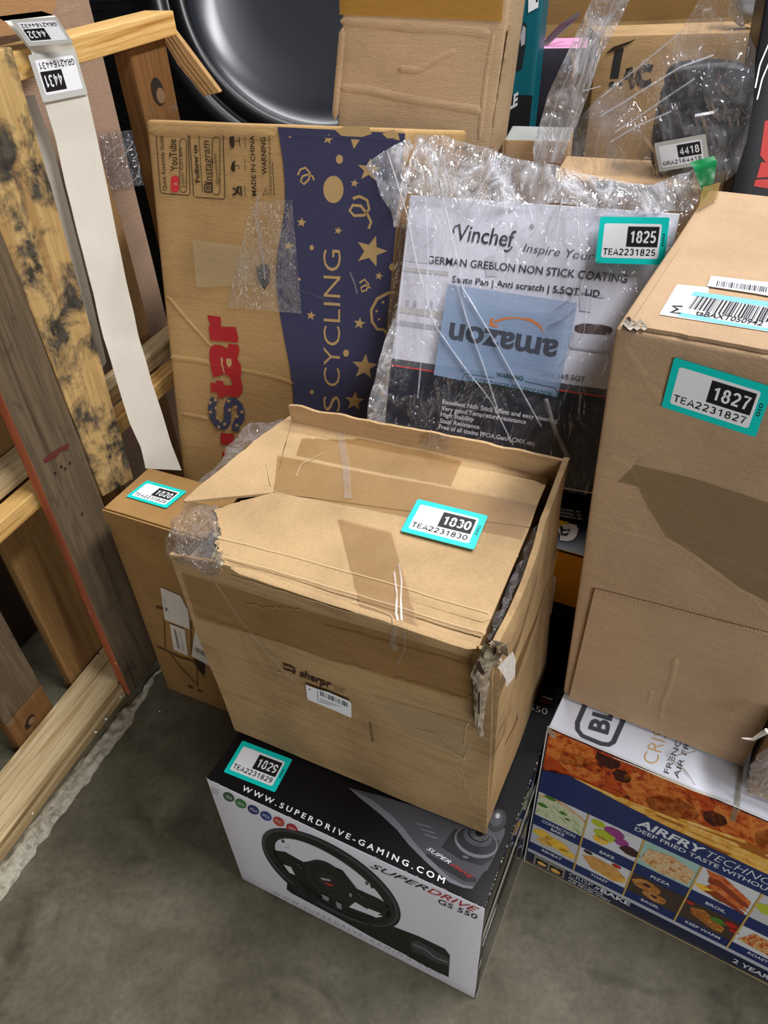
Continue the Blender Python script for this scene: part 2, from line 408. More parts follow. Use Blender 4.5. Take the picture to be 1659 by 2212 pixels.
def _arc(cx, cy, rx, ry, d0, d1, n=9): return [(cx + rx * math.cos(math.radians(d0 + (d1 - d0) * k / n)), cy + ry * math.sin(math.radians(d0 + (d1 - d0) * k / n))) for k in range(n + 1)]
GLY = {'0': [_arc(.3, .5, .24, .43, 0, 360, 18)], '1': [[(.10, .74), (.24, .80), (.36, .97), (.36, 0.0)]],
 '2': [_arc(.3, .68, .23, .25, 160, -30) + [(.08, .09)], [(.04, .07), (.56, .07)]],
 '3': [_arc(.29, .72, .20, .21, 150, -88), _arc(.29, .29, .23, .23, 88, -150)],
 '4': [[(.42, 0), (.42, .92), (.06, .30)], [(.04, .27), (.58, .27)]],
 '5': [[(.52, .93), (.15, .93), (.11, .50)] + _arc(.29, .31, .23, .25, 130, -150)],
 '6': [_arc(.3, .30, .22, .24, 0, 360, 16), [(.08, .30), (.09, .60), (.18, .85), (.32, .93), (.50, .84)]],
 '7': [[(.06, .93), (.54, .93), (.34, .50), (.26, 0)]], '8': [_arc(.3, .72, .19, .21, 0, 360, 16), _arc(.3, .28, .23, .24, 0, 360, 16)],
 '9': [_arc(.3, .68, .22, .24, 0, 360, 16), [(.52, .68), (.50, .38), (.40, .12), (.26, .06), (.12, .14)]],
 'T': [[(.0, .93), (.62, .93)], [(.31, .93), (.31, 0)]], 'E': [[(.52, .93), (.08, .93), (.08, .07), (.54, .07)], [(.08, .51), (.48, .51)]],
 'A': [[(.0, 0), (.31, .95), (.62, 0)], [(.12, .30), (.50, .30)]], 'G': [_arc(.34, .5, .28, .43, 40, 330, 16) + [(.60, .46), (.36, .46)]],
 'R': [[(.08, 0), (.08, .93), (.34, .93)] + _arc(.36, .70, .19, .23, 90, -90, 8) + [(.08, .47)], [(.34, .47), (.58, 0)]]}
def put_strokes(mb, F, s, a0, a1, up, m, layer=2, wt=0.16):
    """Stencil-plain digits and capitals drawn with strokes of width wt (of the cap height)."""
    adv = 0.74; tot = len(s) * adv - 0.14; hh = math.hypot(*up)
    for i, ch in enumerate(s):
        for st in GLY[ch]:
            pts = []
            for (x, y) in st:
                t = (i * adv + x) / tot; pts.append((a0[0] + (a1[0] - a0[0]) * t + up[0] * y, a0[1] + (a1[1] - a0[1]) * t + up[1] * y))
            line(mb, F, pts, wt * hh, m, layer)

TEAL = ink('teal_label_stock', (0, 214, 204), 0.4); WHT = ink('white_label_stock', (244, 246, 250), 0.4)
BLK = ink('black_ink', (22, 22, 26), 0.5); GREYL = ink('grey_label_stock', (196, 196, 190), 0.4)
def sticker(parent, F, tl, tr, bl, num, code, border=None, pen='0I0', flip=False, px=True, lift=0.0010):
    """Inventory sticker with rounded border: number in a black field, code beneath; the square code is left blank."""
    border = border or TEAL; mb = MB(); G = F.shift(lift)
    A = G.px(*tl) if px else tl; B = G.px(*tr) if px else tr; Cc = G.px(*bl) if px else bl
    X = (B[0] - A[0], B[1] - A[1]); Y = (Cc[0] - A[0], Cc[1] - A[1])
    def q(x, y): return (A[0] + X[0] * x + Y[0] * y, A[1] + X[1] * x + Y[1] * y)
    pol(mb, G, [q(x, y) for x, y in rrect(0, 0, 1, 1, 0.035)][::-1], border, 0)
    pol(mb, G, [q(x, y) for x, y in rrect(0.075, 0.14, 0.905, 0.88, 0.04)][::-1], WHT, 1)
    pol(mb, G, [q(0.425, 0.20), q(0.425, 0.63), q(0.875, 0.63), q(0.875, 0.20)], BLK, 2)
    put_strokes(mb, G, num, q(0.465, 0.545), q(0.84, 0.545), (Y[0] * -0.255, Y[1] * -0.255), WHT, 3, 0.165)
    put_strokes(mb, G, code, q(0.10, 0.815), q(0.86, 0.815), (Y[0] * -0.14, Y[1] * -0.14), BLK, 2, 0.165)
    if pen: put_text(mb, G, pen, q(0.965, 0.60), q(0.965, 0.34), (X[0] * -0.035, X[1] * -0.035), BLK, layer=2)
    return mb.build('sticker', parent)
def corners(F, w, h, dep, a0=0.0, b0=0.0):
    D = -F.n
    return [[[F.o + F.u * (a0 + w * i) + F.v * (b0 + h * j) + D * dep * k for k in (0, 1)] for j in (0, 1)] for i in (0, 1)]
def loft(Lp, Rp, nv, nu, jit=0.0, disp=None):
    """Rows between two polylines of points, each resampled to nv+1 rows of nu+1 points."""
    def samp(P, t):
        d = [0.0]
        for i in range(len(P) - 1): d.append(d[-1] + (P[i + 1] - P[i]).length)
        x = t * d[-1]
        for i in range(len(P) - 1):
            if x <= d[i + 1] + 1e-9:
                k = (x - d[i]) / max(1e-9, d[i + 1] - d[i]); return P[i].lerp(P[i + 1], k)
        return P[-1].copy()
    rows = []
    for j in range(nv + 1):
        t = j / nv; a = samp(Lp, t); b = samp(Rp, t); row = []
        if jit: a = a + (b - a).normalized() * random.uniform(-jit, jit)
        for i in range(nu + 1):
            p = a.lerp(b, i / nu); row.append(disp(p, i / nu, t) if disp else p)
        rows.append(row)
    return rows
def ax2(yaw, lean=0.0):
    """Axes of an upright face turned by yaw and leaning back by lean: right, up."""
    u = V((math.cos(yaw), math.sin(yaw), 0)); n = V((-math.sin(yaw), math.cos(yaw), 0))
    return u, V((0, 0, 1)) * math.cos(lean) + n * math.sin(lean)


# ------------------------------------------------------------------ the floor and the far wall
def concrete():
    m, nt, out = new_mat('stained_concrete'); p = principled(nt, out, 0.62, 0.3)
    co = coords(nt)
    a = noise_n(nt, co, 2.3, 6, 0.62, 0.4); b = noise_n(nt, coords(nt, (10, 18, 10), (0, 0, 0.5)), 1.4, 8, 0.78, 0.3); c = noise_n(nt, co, 90, 3)
    r = ramp(nt, a, [(0.28, lin((84, 79, 62))), (0.5, lin((100, 95, 78))), (0.74, lin((122, 117, 102)))])
    s = ramp(nt, b, [(0.30, (0.80, 0.79, 0.76, 1)), (0.5, (0.98, 0.98, 0.97, 1)), (0.72, (1.12, 1.12, 1.13, 1))])
    k = ramp(nt, c, [(0.3, (0.84, 0.84, 0.84, 1)), (0.7, (1.05, 1.05, 1.05, 1))])
    x = mixc(nt, 1.0, r.outputs[0], s.outputs[0], 'MULTIPLY'); x = mixc(nt, 1.0, x, k.outputs[0], 'MULTIPLY')
    # old dark oil blots
    o = noise_n(nt, coords(nt, (1, 1, 1)), 6.5, 3, 0.5, 0.6); f = ramp(nt, o, [(0.27, (0.42, 0.39, 0.34, 1)), (0.42, (1, 1, 1, 1))])
    x = mixc(nt, 1.0, x, f.outputs[0], 'MULTIPLY')
    g = noise_n(nt, co, 15, 9, 0.72, 0.2); x = mixc(nt, 1.0, x, ramp(nt, g, [(0.3, (0.74, 0.73, 0.70, 1)), (0.52, (1, 1, 1, 1)), (0.7, (1.22, 1.22, 1.22, 1))]).outputs[0], 'MULTIPLY')
    nt.links.new(x, p.inputs['Base Color']); bump(nt, c, p, 0.25, 0.002); MATS['stained_concrete'] = m; return m
mb = MB(); mb.prism([(-3.2, -1.6, 0), (3.4, -1.6, 0), (3.4, 5.2, 0), (-3.2, 5.2, 0)], V((0, 0, -0.1)), concrete())
tag(mb.build('floor'), kind='structure')
wallm = ink('dark_warehouse_wall', (62, 60, 58), 0.8)
mb = MB(); mb.prism([(-3.2, 5.2, 0), (3.4, 5.2, 0), (3.4, 5.2, 4.6), (-3.2, 5.2, 4.6)], V((0, 0.12, 0)), wallm)
tag(mb.build('wall_back'), kind='structure')

# ------------------------------------------------------------------ the wooden rack on the left
P0 = V((-0.626, 1.089, 0)); E1 = V((0.375, 0.927, 0)).normalized(); E2 = V((0.927, -0.375, 0)).normalized(); UP = V((0, 0, 1))
RA = -math.atan2(E1.y, E1.x)
def RK(s, off, z): return P0 + E1 * s + E2 * off + UP * z
def coords_rot(nt, scale, ang):
    tc = nt.nodes.new('ShaderNodeTexCoord'); m1 = nt.nodes.new('ShaderNodeMapping'); m1.inputs['Rotation'].default_value = (0, 0, ang)
    m2 = nt.nodes.new('ShaderNodeMapping'); m2.inputs['Scale'].default_value = scale
    nt.links.new(tc.outputs['Object'], m1.inputs[0]); nt.links.new(m1.outputs[0], m2.inputs[0]); return m2.outputs[0]
def pine(name, light, mid, dark, freq=1.0, rough=0.6):
    """Sawn pine, grain along the rack's depth: long streaks of late wood."""
    m, nt, out = new_mat(name); p = principled(nt, out, rough, 0.3)
    n = noise_n(nt, coords_rot(nt, (1.2 * freq, 30 * freq, 44 * freq), RA), 1.6, 3, 0.5, 0.8)
    f = noise_n(nt, coords_rot(nt, (10, 260, 260), RA), 2.0, 2)
    r = ramp(nt, n, [(0.30, lin(dark)), (0.42, lin(mid)), (0.50, lin(light)), (0.58, lin(mid)), (0.64, lin(light)), (0.74, lin(mid))])
    c = mixc(nt, 1.0, r.outputs[0], ramp(nt, f, [(0.3, (0.85, 0.85, 0.85, 1)), (0.7, (1.05, 1.05, 1.05, 1))]).outputs[0], 'MULTIPLY')
    nt.links.new(c, p.inputs['Base Color']); bump(nt, f, p, 0.3, 0.0015); MATS[name] = m; return m
PINE = pine('yellow_pine', (224, 184, 118), (206, 162, 92), (168, 116, 54))
PINE2 = pine('dusty_pine', (206, 184, 142), (176, 150, 108), (132, 106, 70), 0.8)
WEATH = wood('weathered_grey_plank', (110, 93, 71), (74, 61, 45), 'Z', 1.0, 0.8, (40, 33, 28), 0.56, 0.2)
MOULD = wood('mould_stained_wood', (200, 166, 108), (172, 134, 82), 'Z', 0.8, 0.8, (46, 42, 36), 0.45, 0.14)
ORANGE = wood('orange_painted_edge', (182, 100, 66), (150, 80, 54), 'Z', 0.6, 0.7, (150, 104, 76), 0.60)
TANW = wood('tan_plank', (142, 106, 62), (114, 80, 44), 'Z', 0.6, 0.7, (72, 50, 30), 0.66)
KNOTW = wood('orange_brown_plank', (122, 84, 46), (92, 62, 32), 'Z', 0.6, 0.7, (66, 56, 46), 0.58)
rack = thing('wooden_rack', RK(0.1, -0.05, 0), 'wooden rack of pine rails and mould-stained upright planks along the left side', 'rack')
def slat(name, qs, off0, off1, m, label=None, edge=None, cuts=10, amp=0.0012):
    """A board given by its outline corners (s,z) in the rack plane (4 of them) between two offsets."""
    a = [RK(s, off1, z) for s, z in qs]; b = [RK(s, off0, z) for s, z in qs]
    C = [[[a[0], b[0]], [a[3], b[3]]], [[a[1], b[1]], [a[2], b[2]]]]
    mb = MB(); mb.rbox(C, m, 0.0022, (4, cuts, 2), amp, 9, 3, mats=edge)
    o = mb.build(name, rack); tag(o, label); return o
mb = MB(); mb.prism([RK(s, o_, 0.0) for s, o_ in ((-0.95, -0.003), (-0.003, -0.003), (-0.003, -0.0155), (0.6, -0.0155), (0.6, -0.112), (-0.95, -0.112))], UP * 0.042, PINE2); mb.build('bottom_beam', rack)
plank = slat('weathered_plank', [(0.0, 0.0), (0.127, 0.0), (0.110, 1.30), (-0.004, 1.30)], -0.013, 0.010, WEATH, 'grey weathered plank with an orange painted edge', {(0, 0): ORANGE}, 30)
slat('mouldy_board', [(0.131, 0.500), (0.228, 0.474), (0.261, 1.272), (0.113, 1.272)], -0.019, 0.004, MOULD, 'yellow board blackened with mould', None, 30)
slat('top_rail', [(-0.4, 1.221), (0.742, 1.221), (0.742, 1.262), (-0.4, 1.262)], -0.088, -0.0205, PINE)
slat('middle_rail', [(-0.6, 0.566), (0.66, 0.566), (0.66, 0.602), (-0.6, 0.602)], -0.06, -0.021, PINE)
slat('middle_rail', [(-0.6, 0.603), (0.66, 0.603), (0.66, 0.640), (-0.6, 0.640)], -0.112, -0.064, PINE2)
slat('upright_board', [(-0.035, 0.0), (0.32, 0.0), (0.32, 1.2), (-0.035, 1.2)], -0.142, -0.120, TANW, 'tan upright board behind the weathered plank', None, 20)
slat('upright_board', [(-0.212, 0.115), (-0.102, 0.115), (-0.102, 1.1), (-0.212, 1.1)], -0.142, -0.120, WEATH, 'grey weathered upright at the left edge', None, 20)
kb = slat('upright_board', [(-0.212, 0.0), (-0.102, 0.0), (-0.102, 0.114), (-0.212, 0.114)], -0.146, -0.119, KNOTW, 'short orange board with a dark knot hole', None, 6)
slat('upright_board', [(0.595, 0.0), (0.715, 0.0), (0.715, 1.2195), (0.595, 1.2195)], -0.075, -0.035, KNOTW, 'orange brown upright below the far end of the top rail', None, 24)
FK = Face(RK(0, -0.119, 0), E1, UP)
mb = MB(); kn = ink('knot_dark', (34, 22, 14), 0.8)
pol(mb, FK, circ(-0.166, 0.066, 0.017, 0.011, 0.5), kn, 3); pol(mb, FK, circ(-0.162, 0.064, 0.009, 0.007, 0.5), ink('knot_grey', (120, 92, 66), 0.8), 4)
mb.build('knot', kb)
FK2 = Face(RK(0, -0.035, 0), E1, UP); mb = MB()
pol(mb, FK2, circ(0.655, 1.135, 0.020, 0.026, 0.3), kn, 3); pol(mb, FK2, circ(0.661, 1.127, 0.014, 0.014), ink('knot_grey', (120, 92, 66)), 4)
mb.build('knot', rack)
# nail heads and the red smear on the weathered plank
FP = Face(RK(0, 0.010, 0), E1, UP)
for (x, y) in ((118, 1022), (131, 1008), (150, 1000), (140, 1012), (212, 1412), (176, 1110)):
    mb = MB(); a, b = FP.px(x, y); pol(mb, FP, circ(a, b, 0.0026, 0.0034), kn, 4); mb.build('nail_hole', plank)
mb = MB(); sm = ink('red_smear', (96, 40, 38), 0.8)
ppol(mb, FP, [(92, 992), (108, 978), (125, 968), (150, 955), (146, 972), (132, 974), (120, 988), (96, 1000)], sm, 4)
mb.build('red_smear', plank)

# rough strip of dried mortar along the foot of the rack
def rough_strip():
    mm = speckle('pale_mortar', [(110, 104, 88), (160, 153, 136), (186, 180, 164)], 70, 0.9, 6)
    a = [atz(-60, 2005, 0), atz(34, 1907, 0), atz(104, 1800, 0), atz(179, 1704, 0), atz(232, 1630, 0), atz(280, 1569, 0), atz(341, 1455, 0), atz(372, 1404, 0)]
    b = [atz(-52, 1931, 0), atz(16, 1854, 0), atz(88, 1756, 0), atz(156, 1670, 0), atz(206, 1607, 0), atz(254, 1546, 0), atz(303, 1500, 0), atz(358, 1436, 0)]
    rows = []
    R = loft(a, b, 150, 14)
    for j, r in enumerate(R):
        row = []
        for i, p in enumerate(r):
            t = i / 14; e = min(1.0, 4.0 * t, 5.0 * (1 - t))
            h = 0.007 * e * (0.5 + noise.noise(p * 18) + 0.7 * noise.noise(p * 60)) + 0.004 * e
            q = p + V((noise.noise(p * 40), noise.noise(p * 41 + V((5, 0, 0))), 0)) * 0.006 * (1.4 if i in (0, 14) else 0.4)
            s_ = (q - P0).dot(E1); lo_ = 0.0015 if s_ < -0.006 else 0.0125; o_ = (q - P0).dot(E2)
            if o_ < lo_: q = q + E2 * (lo_ - o_)
            row.append(V((q.x, q.y, max(0.0006, h))))
        rows.append(row)
    mb = MB(); mb.grid(rows, mm, True)
    return tag(mb.build('mortar_strip'), 'rough pale mortar strip on the concrete along the rack\'s bottom beam', 'mortar strip')
rough_strip()
crumb = speckle('grit', [(200, 198, 190), (232, 230, 226)], 80)
for k, (x, y) in enumerate(((262, 1512), (232, 1560), (210, 1588), (345, 1537), (74, 1763))):
    p = atz(x, y, 0.0); mb = MB(); r = 0.0035 if k != 3 else 0.002
    rows = [[p + V((r * math.sin(a) * math.cos(t) * (1 + 0.3 * math.sin(3 * t + k)), r * math.sin(a) * math.sin(t), r * 0.8 * (1 - math.cos(a)) + (0.0098 if k != 3 else 0.0002))) for t in [2 * math.pi * i / 10 for i in range(10)]] for a in [math.pi * j / 6 for j in range(7)]]
    mb.grid(rows, crumb, True, True)
    tag(mb.build('grit_crumb'), ['white crumb beside the foot of the orange-edged plank', 'white crumb on the mortar strip, second from the plank', 'white crumb on the mortar strip, third from the plank', 'tiny pale crumb on bare concrete near the left box', 'white crumb on the mortar strip nearest the camera'][k], 'debris', 'crumbs at the foot of the rack')

# label backing strips hung over the top rail
STRIPM = ink('label_backing', (226, 220, 206), 0.55)
def offpl(x, y, off): return atpl(x, y, P0 + E2 * off, E2)
Lp = [(-8, 36, 'z'), (14, 48, 'z'), (69, 113, -.006), (75, 145, -.006), (87, 193, -.006), (96, 222, -.006), (120, 299, -.010), (142, 400, -.010), (169, 511, -.008), (203, 636, -.004), (223, 727, .000), (250, 815, .012), (280, 913, .026), (304, 965, .036), (314, 1012, .044)]
Rp = [(90, 24, 'z'), (120, 34, 'z'), (161, 104, -.006), (169, 130, -.006), (186, 195, -.006), (193, 222, -.006), (210, 299, -.010), (231, 400, -.010), (253, 511, -.008), (280, 636, -.004), (300, 727, .000), (325, 815, .012), (354, 905, .026), (370, 960, .036), (392, 1016, .044)]
def sp(q):
    if q[2] == 'z': return atz(q[0], q[1], 1.300)
    if q[2] == 'z2': return atz(q[0], q[1], 1.2675)
    return offpl(*q)
LP = [sp(q) for q in Lp]; RP = [sp(q) for q in Rp]
strip = thing('label_strip', RK(0.33, 0.0, 0.5), 'long white strip of label backing draped over the top rail with two printed labels left', 'label strip')
mb = MB()
def wav(p, a, t): return p + E2 * (0.0022 * noise.noise(p * 14)) * min(1.0, max(0.0, (t - 0.3) * 8))
mb.slab(loft(LP, RP, 90, 8, 0, wav), STRIPM, E2, 0.0004, True)
mb.build('backing_paper', strip)
FS = Face(offpl(100, 210, -.0045), E1, UP)
sticker(strip, FS, (189, 203), (93, 222), (161, 106), '4431', 'GRA2164431', GREYL, None)
a0 = sp((14, 48, 'z')); a1 = sp((120, 34, 'z')); a2 = offpl(69, 113, -.006)
FS2 = Face(a0, a1 - a0, a0 - a2, )
sticker(strip, FS2, (158, 92), (62, 100), (121, 36), '4432', 'GRA2164432', GREYL, None, lift=0.003)
mb = MB()
bl = [RK(0.272, -.05, 1.20), RK(0.25, -.045, 0.95), RK(0.22, -.045, 0.72), RK(0.2, -.05, 0.665)]
br = [offpl(75, 205, -.045), offpl(118, 330, -.045), offpl(190, 610, -.045), offpl(230, 782, -.05)]
mb.slab(loft(bl, br, 30, 5), STRIPM, E2, 0.0004, True)
FB = Face(RK(0, -.0447, 0), E1, UP); gl = ink('label_outline', (186, 176, 158), 0.6)
for k in range(9):
    z = 1.14 - k * 0.057; line(mb, FB, [(0.21, z), (0.30, z + 0.004)], 0.0014, gl, 1)
tag(mb.build('label_strip'), 'pale backing strip with faint label outlines hanging between the mouldy board and the printed strip', 'label strip')

# ------------------------------------------------------------------ steering wheel box (black and white, on the floor)
WHITEB = ink('white_carton_print', (238, 237, 247), 0.32, 0.5); BLACKB = ink('black_carton_print', (15, 14, 16), 0.5, 0.2)
GLOSSB = ink('glossy_black_laminate', (24, 24, 26), 0.09, 0.7)
yaw = -0.4825; gu = V((math.cos(yaw), math.sin(yaw), 0)); gn = V((-math.sin(yaw), math.cos(yaw), 0)); go = V((-0.3053, 0.6464, 0)); GW, GD, GH = 0.47, 0.4019, 0.3582
FF = Face(go, gu, UP); FT = Face(go + UP * GH, gu, gn); FR = Face(go + gu * GW, gn, UP)
gs = thing('game_wheel_carton', go + gu * GW / 2 + gn * GD / 2, 'black and white carton with a printed steering wheel, on the floor in front', 'box')
mb = MB(); mb.rbox(corners(FF, GW, GH, GD), BLACKB, 0.0022, (10, 10, 10), 0.0004, 6, 2, mats={(2, 0): WHITEB, (0, 1): GLOSSB})
RED = ink('red_print', (196, 40, 44), 0.4); DK = ink('wheel_black', (14, 14, 16), 0.35, 0.4); DK2 = ink('wheel_grey', (66, 66, 72), 0.4); DK3 = ink('wheel_dark_grey', (36, 36, 40), 0.4)
S = 0.44605
def c8(x, y): return (420 + x * S, 1550 + y * S)
def g8(pts): return [c8(*p) for p in pts]
LG = ink('light_grey_print', (150, 150, 156), 0.4); SILV = ink('silver_print', (176, 176, 182), 0.35)
# front: wheel base, pedals, rim, hub
ppol(mb, FF, g8([(452, 790), (470, 745), (560, 770), (700, 900), (860, 960), (960, 1010), (1090, 1060), (1215, 1120), (1238, 1150), (1232, 1255), (1130, 1208), (1010, 1140), (860, 1062), (690, 965), (470, 848), (448, 830)]), DK, 1)
ppol(mb, FF, g8([(1045, 1085), (1085, 1075), (1235, 1165), (1232, 1200), (1180, 1185), (1060, 1130)]), DK2, 2)
pline(mb, FF, g8([(1062, 1095), (1120, 1120), (1170, 1160), (1228, 1182)]), 0.004, LG, 3)
pline(mb, FF, g8([(870, 1010), (1040, 1110), (1130, 1160), (1228, 1235)]), 0.003, DK3, 2)
def ell(cx, cy, a, b, deg, n=48): return circ(cx, cy, a, b, math.radians(deg), n)
WC = (664, 779)
def ring(o, i, m, layer):
    A = [FF.W(*c8(*p), OFF0 + OFFL * layer) for p in o]; B = [FF.W(*c8(*p), OFF0 + OFFL * layer) for p in i]
    A.append(A[0]); B.append(B[0]); mb.grid([A, B], m, False)
ring(ell(*WC, 388, 146, 32.5), ell(662, 776, 318, 98, 33.5), DK, 3)
ring(ell(660, 772, 384, 138, 32.5), ell(660, 773, 366, 126, 32.7), DK2, 4)
ring(ell(668, 786, 352, 116, 33), ell(666, 783, 338, 106, 33.2), DK3, 4)
ppol(mb, FF, g8([(372, 640), (440, 650), (530, 700), (600, 690), (720, 740), (790, 830), (900, 880), (960, 920), (950, 965), (880, 950), (780, 890), (730, 930), (620, 880), (520, 800), (470, 740), (400, 720)]), DK, 3)
ppol(mb, FF, g8([(432, 708), (470, 720), (490, 760), (462, 748)]), WHITEB, 4)
ppol(mb, FF, g8([(838, 918), (905, 945), (880, 955), (850, 940)]), WHITEB, 4)
ppol(mb, FF, g8([(470, 800), (520, 820), (860, 1000), (864, 1020), (850, 1000), (500, 850)]), DK3, 4)
ppol(mb, FF, [c8(*p) for p in ell(645, 778, 118, 66, 38)], DK3, 5); ppol(mb, FF, [c8(*p) for p in ell(645, 778, 104, 56, 38)], DK, 6)
ppol(mb, FF, [c8(*p) for p in ell(646, 782, 62, 34, 38)], DK3, 7)
ppol(mb, FF, g8([(612, 768), (660, 778), (662, 788), (622, 780)]), SILV, 8); ppol(mb, FF, g8([(625, 788), (680, 806), (660, 812), (640, 800)]), RED, 8)
for q in ([(618, 848), (655, 866), (652, 886), (626, 872)], [(688, 884), (716, 898), (716, 926), (692, 912)], [(755, 840), (768, 850), (762, 866), (752, 858)]): ppol(mb, FF, g8(q), LG, 8)
for q in ((505, 708), (520, 722), (800, 850), (815, 862), (432, 596), (838, 800), (862, 816)): ppol(mb, FF, [c8(*p) for p in ell(q[0], q[1], 9, 5, 33)], DK2, 7)
pline(mb, FF, g8([(452, 612), (470, 618), (468, 632), (440, 626)]), 0.002, WHITEB, 7)
for i, (x, y, c) in enumerate(((168, 383, (46, 92, 60)), (226, 415, (58, 128, 66)), (287, 445, (38, 46, 110)), (348, 475, (40, 62, 140)), (410, 502, (196, 66, 48)), (474, 535, (190, 40, 56)))):
    pc = ink('badge_%d' % i, c, 0.4); ppol(mb, FF, [c8(*p) for p in ell(x, y, 30, 19, 30, 24)], pc, 2)
    t = ('XBOX', 'XBOX', 'PS4', 'PS3', 'PC', 'SWITCH')[i]
    ptext(mb, FF, t, c8(x - 16, y - 2), c8(x + 16, y + 14), c8(x - 14, y - 13), ink('pale_ink', (220, 224, 226)), layer=3, bold=0.01)
ptext(mb, FF, 'SUPER', c8(850, 722), c8(1122, 838), c8(862, 703), DK3, bold=-0.005, shear=0.3)
ptext(mb, FF, 'DRIVE', c8(1128, 842), c8(1368, 945), c8(1140, 820), RED, bold=-0.005, shear=0.3)
ptext(mb, FF, 'GS 550', c8(1178, 895), c8(1366, 975), c8(1186, 876), DK3, bold=0.0)
ptext(mb, FF, 'W W W . S U P E R D R I V E - G A M I N G . C O M', c8(380, 850), c8(1190, 1248), c8(383, 838), ink('faint_grey_print', (196, 196, 206), 0.4), bold=-0.01)
for k in range(3): pline(mb, FF, g8([(84, 338 + 9 * k), (120, 354 + 9 * k)]), 0.0012, LG)
# top: printed gear shifter, address line, logo
SH = ink('shifter_grey', (74, 74, 80), 0.35); SH2 = ink('shifter_light', (112, 112, 120), 0.35); SHD = ink('shifter_dark', (44, 44, 48), 0.35)
ppol(mb, FT, g8([(745, 340), (900, 380), (1100, 440), (1290, 480), (1505, 540), (1500, 570), (1440, 700), (1420, 740), (1400, 750), (1345, 832), (1300, 826), (1235, 800), (1180, 755), (1110, 690), (1040, 620), (980, 545), (900, 470), (800, 390)]), SH, 1)
ppol(mb, FT, g8([(745, 340), (800, 390), (900, 470), (980, 545), (1040, 620), (1110, 690), (1180, 755), (1235, 800), (1300, 826), (1345, 832), (1352, 822), (1300, 810), (1240, 780), (1190, 735), (1125, 672), (1060, 600), (1015, 540), (960, 480), (860, 400)]), SH2, 2)
ppol(mb, FT, g8([(1195, 630), (1260, 540), (1480, 600), (1440, 690), (1390, 720), (1290, 690)]), SHD, 2)
ppol(mb, FT, [c8(*p) for p in ell(1364, 606, 108, 72, 20)], SH2, 3); ppol(mb, FT, [c8(*p) for p in ell(1366, 600, 100, 62, 20)], SHD, 4)
ppol(mb, FT, [c8(*p) for p in ell(1372, 580, 72, 46, 20)], SH, 5); ppol(mb, FT, [c8(*p) for p in ell(1376, 568, 52, 36, 20)], DK, 6)
for r_ in (44, 34, 24): pline(mb, FT, [c8(*p) for p in ell(1378, 565, r_, r_ * 0.72, 20, 24)], 0.0012, SH2, 7, True)
ppol(mb, FT, [c8(*p) for p in ell(1466, 500, 44, 56, 20)], SHD, 7); ppol(mb, FT, [c8(*p) for p in ell(1462, 494, 30, 38, 20)], SH, 8); ppol(mb, FT, [c8(*p) for p in ell(1468, 480, 11, 13, 20)], SILV, 9)
ptext(mb, FT, 'LIGA', c8(1300, 680), c8(1326, 686), c8(1301, 670), SILV, layer=5)
for k in range(3): pline(mb, FT, g8([(1075 + 18 * k, 515 + 26 * k), (1150 + 14 * k, 536 + 26 * k)]), 0.002, SH2, 4)
ppol(mb, FT, g8([(1128, 660), (1330, 760), (1368, 782), (1360, 800), (1310, 795), (1180, 720), (1120, 670)]), SHD, 3)
ptext(mb, FT, 'SUPER', c8(1122, 640), c8(1232, 712), c8(1136, 628), WHT, layer=5, shear=0.3); ptext(mb, FT, 'DRIVE', c8(1234, 714), c8(1336, 784), c8(1250, 706), RED, layer=5, shear=0.3)
ptext(mb, FT, 'W W W . S U P E R D R I V E - G A M I N G . C O M', c8(228, 352), c8(1208, 806), c8(240, 330), WHT, layer=3, bold=0.022)
def c9(x, y): return (980 + x * 0.15672, 1340 + y * 0.15672)
ptext(mb, FT, 'GS 550', c9(780, 1160), c9(1285, 1308), c9(795, 1080), WHT, bold=0.0)
ppol(mb, FT, [c9(1215, 1058), c9(1228, 1045), c9(1362, 1085), c9(1352, 1108)], WHT, 2)
ppol(mb, FT, [c9(1195, 1095), c9(1205, 1080), c9(1320, 1110), c9(1305, 1160), c9(1290, 1158), c9(1200, 1130)], ink('dark_red_print', (126, 24, 28)), 2)
# right end: pale edge strips, scuffs
for (b0, b1) in ((0.245, 0.275), (0.13, 0.165), (0.0, 0.02)): rect(mb, FR, 0.0, b0, GD, b1, ink('scuffed_grey', (168, 162, 150), 0.5), 1)
mb.build('body', gs)
mb = MB(); sc = ink('scuffed_grey', (168, 162, 150))
rnd = random.Random(4)
for k in range(40):
    t = rnd.random() ** 1.4 * GD; pol(mb, FT, circ(GW - 0.0008, t, 0.0004 + rnd.random() * 0.0006, 0.0008 + rnd.random() * 0.002, 0, 7), sc, 2)
for k in range(30):
    t = rnd.random() * GW; pol(mb, FT, circ(t, 0.0006, 0.0006 + rnd.random() * 0.0016, 0.0003 + rnd.random() * 0.0003, 0, 7), sc, 2)
tag(mb.build('worn_edge', gs), kind='stuff')
sticker(gs, FT, (524, 1600), (632, 1641), (483, 1668), '1829', 'TEA2231829', TEAL)
# flap seam on the right end
mb = MB(); bl_ = GLOSSB
C = corners(FR, GD - 0.02, 0.17, 0.002, 0.01, 0.03); D = FR.n * 0.0012
C = [[[p + D for p in q] for q in r] for r in C]; mb.rbox(C, bl_, 0.0008, (4, 4, 1))
mb.build('end_flap', gs)

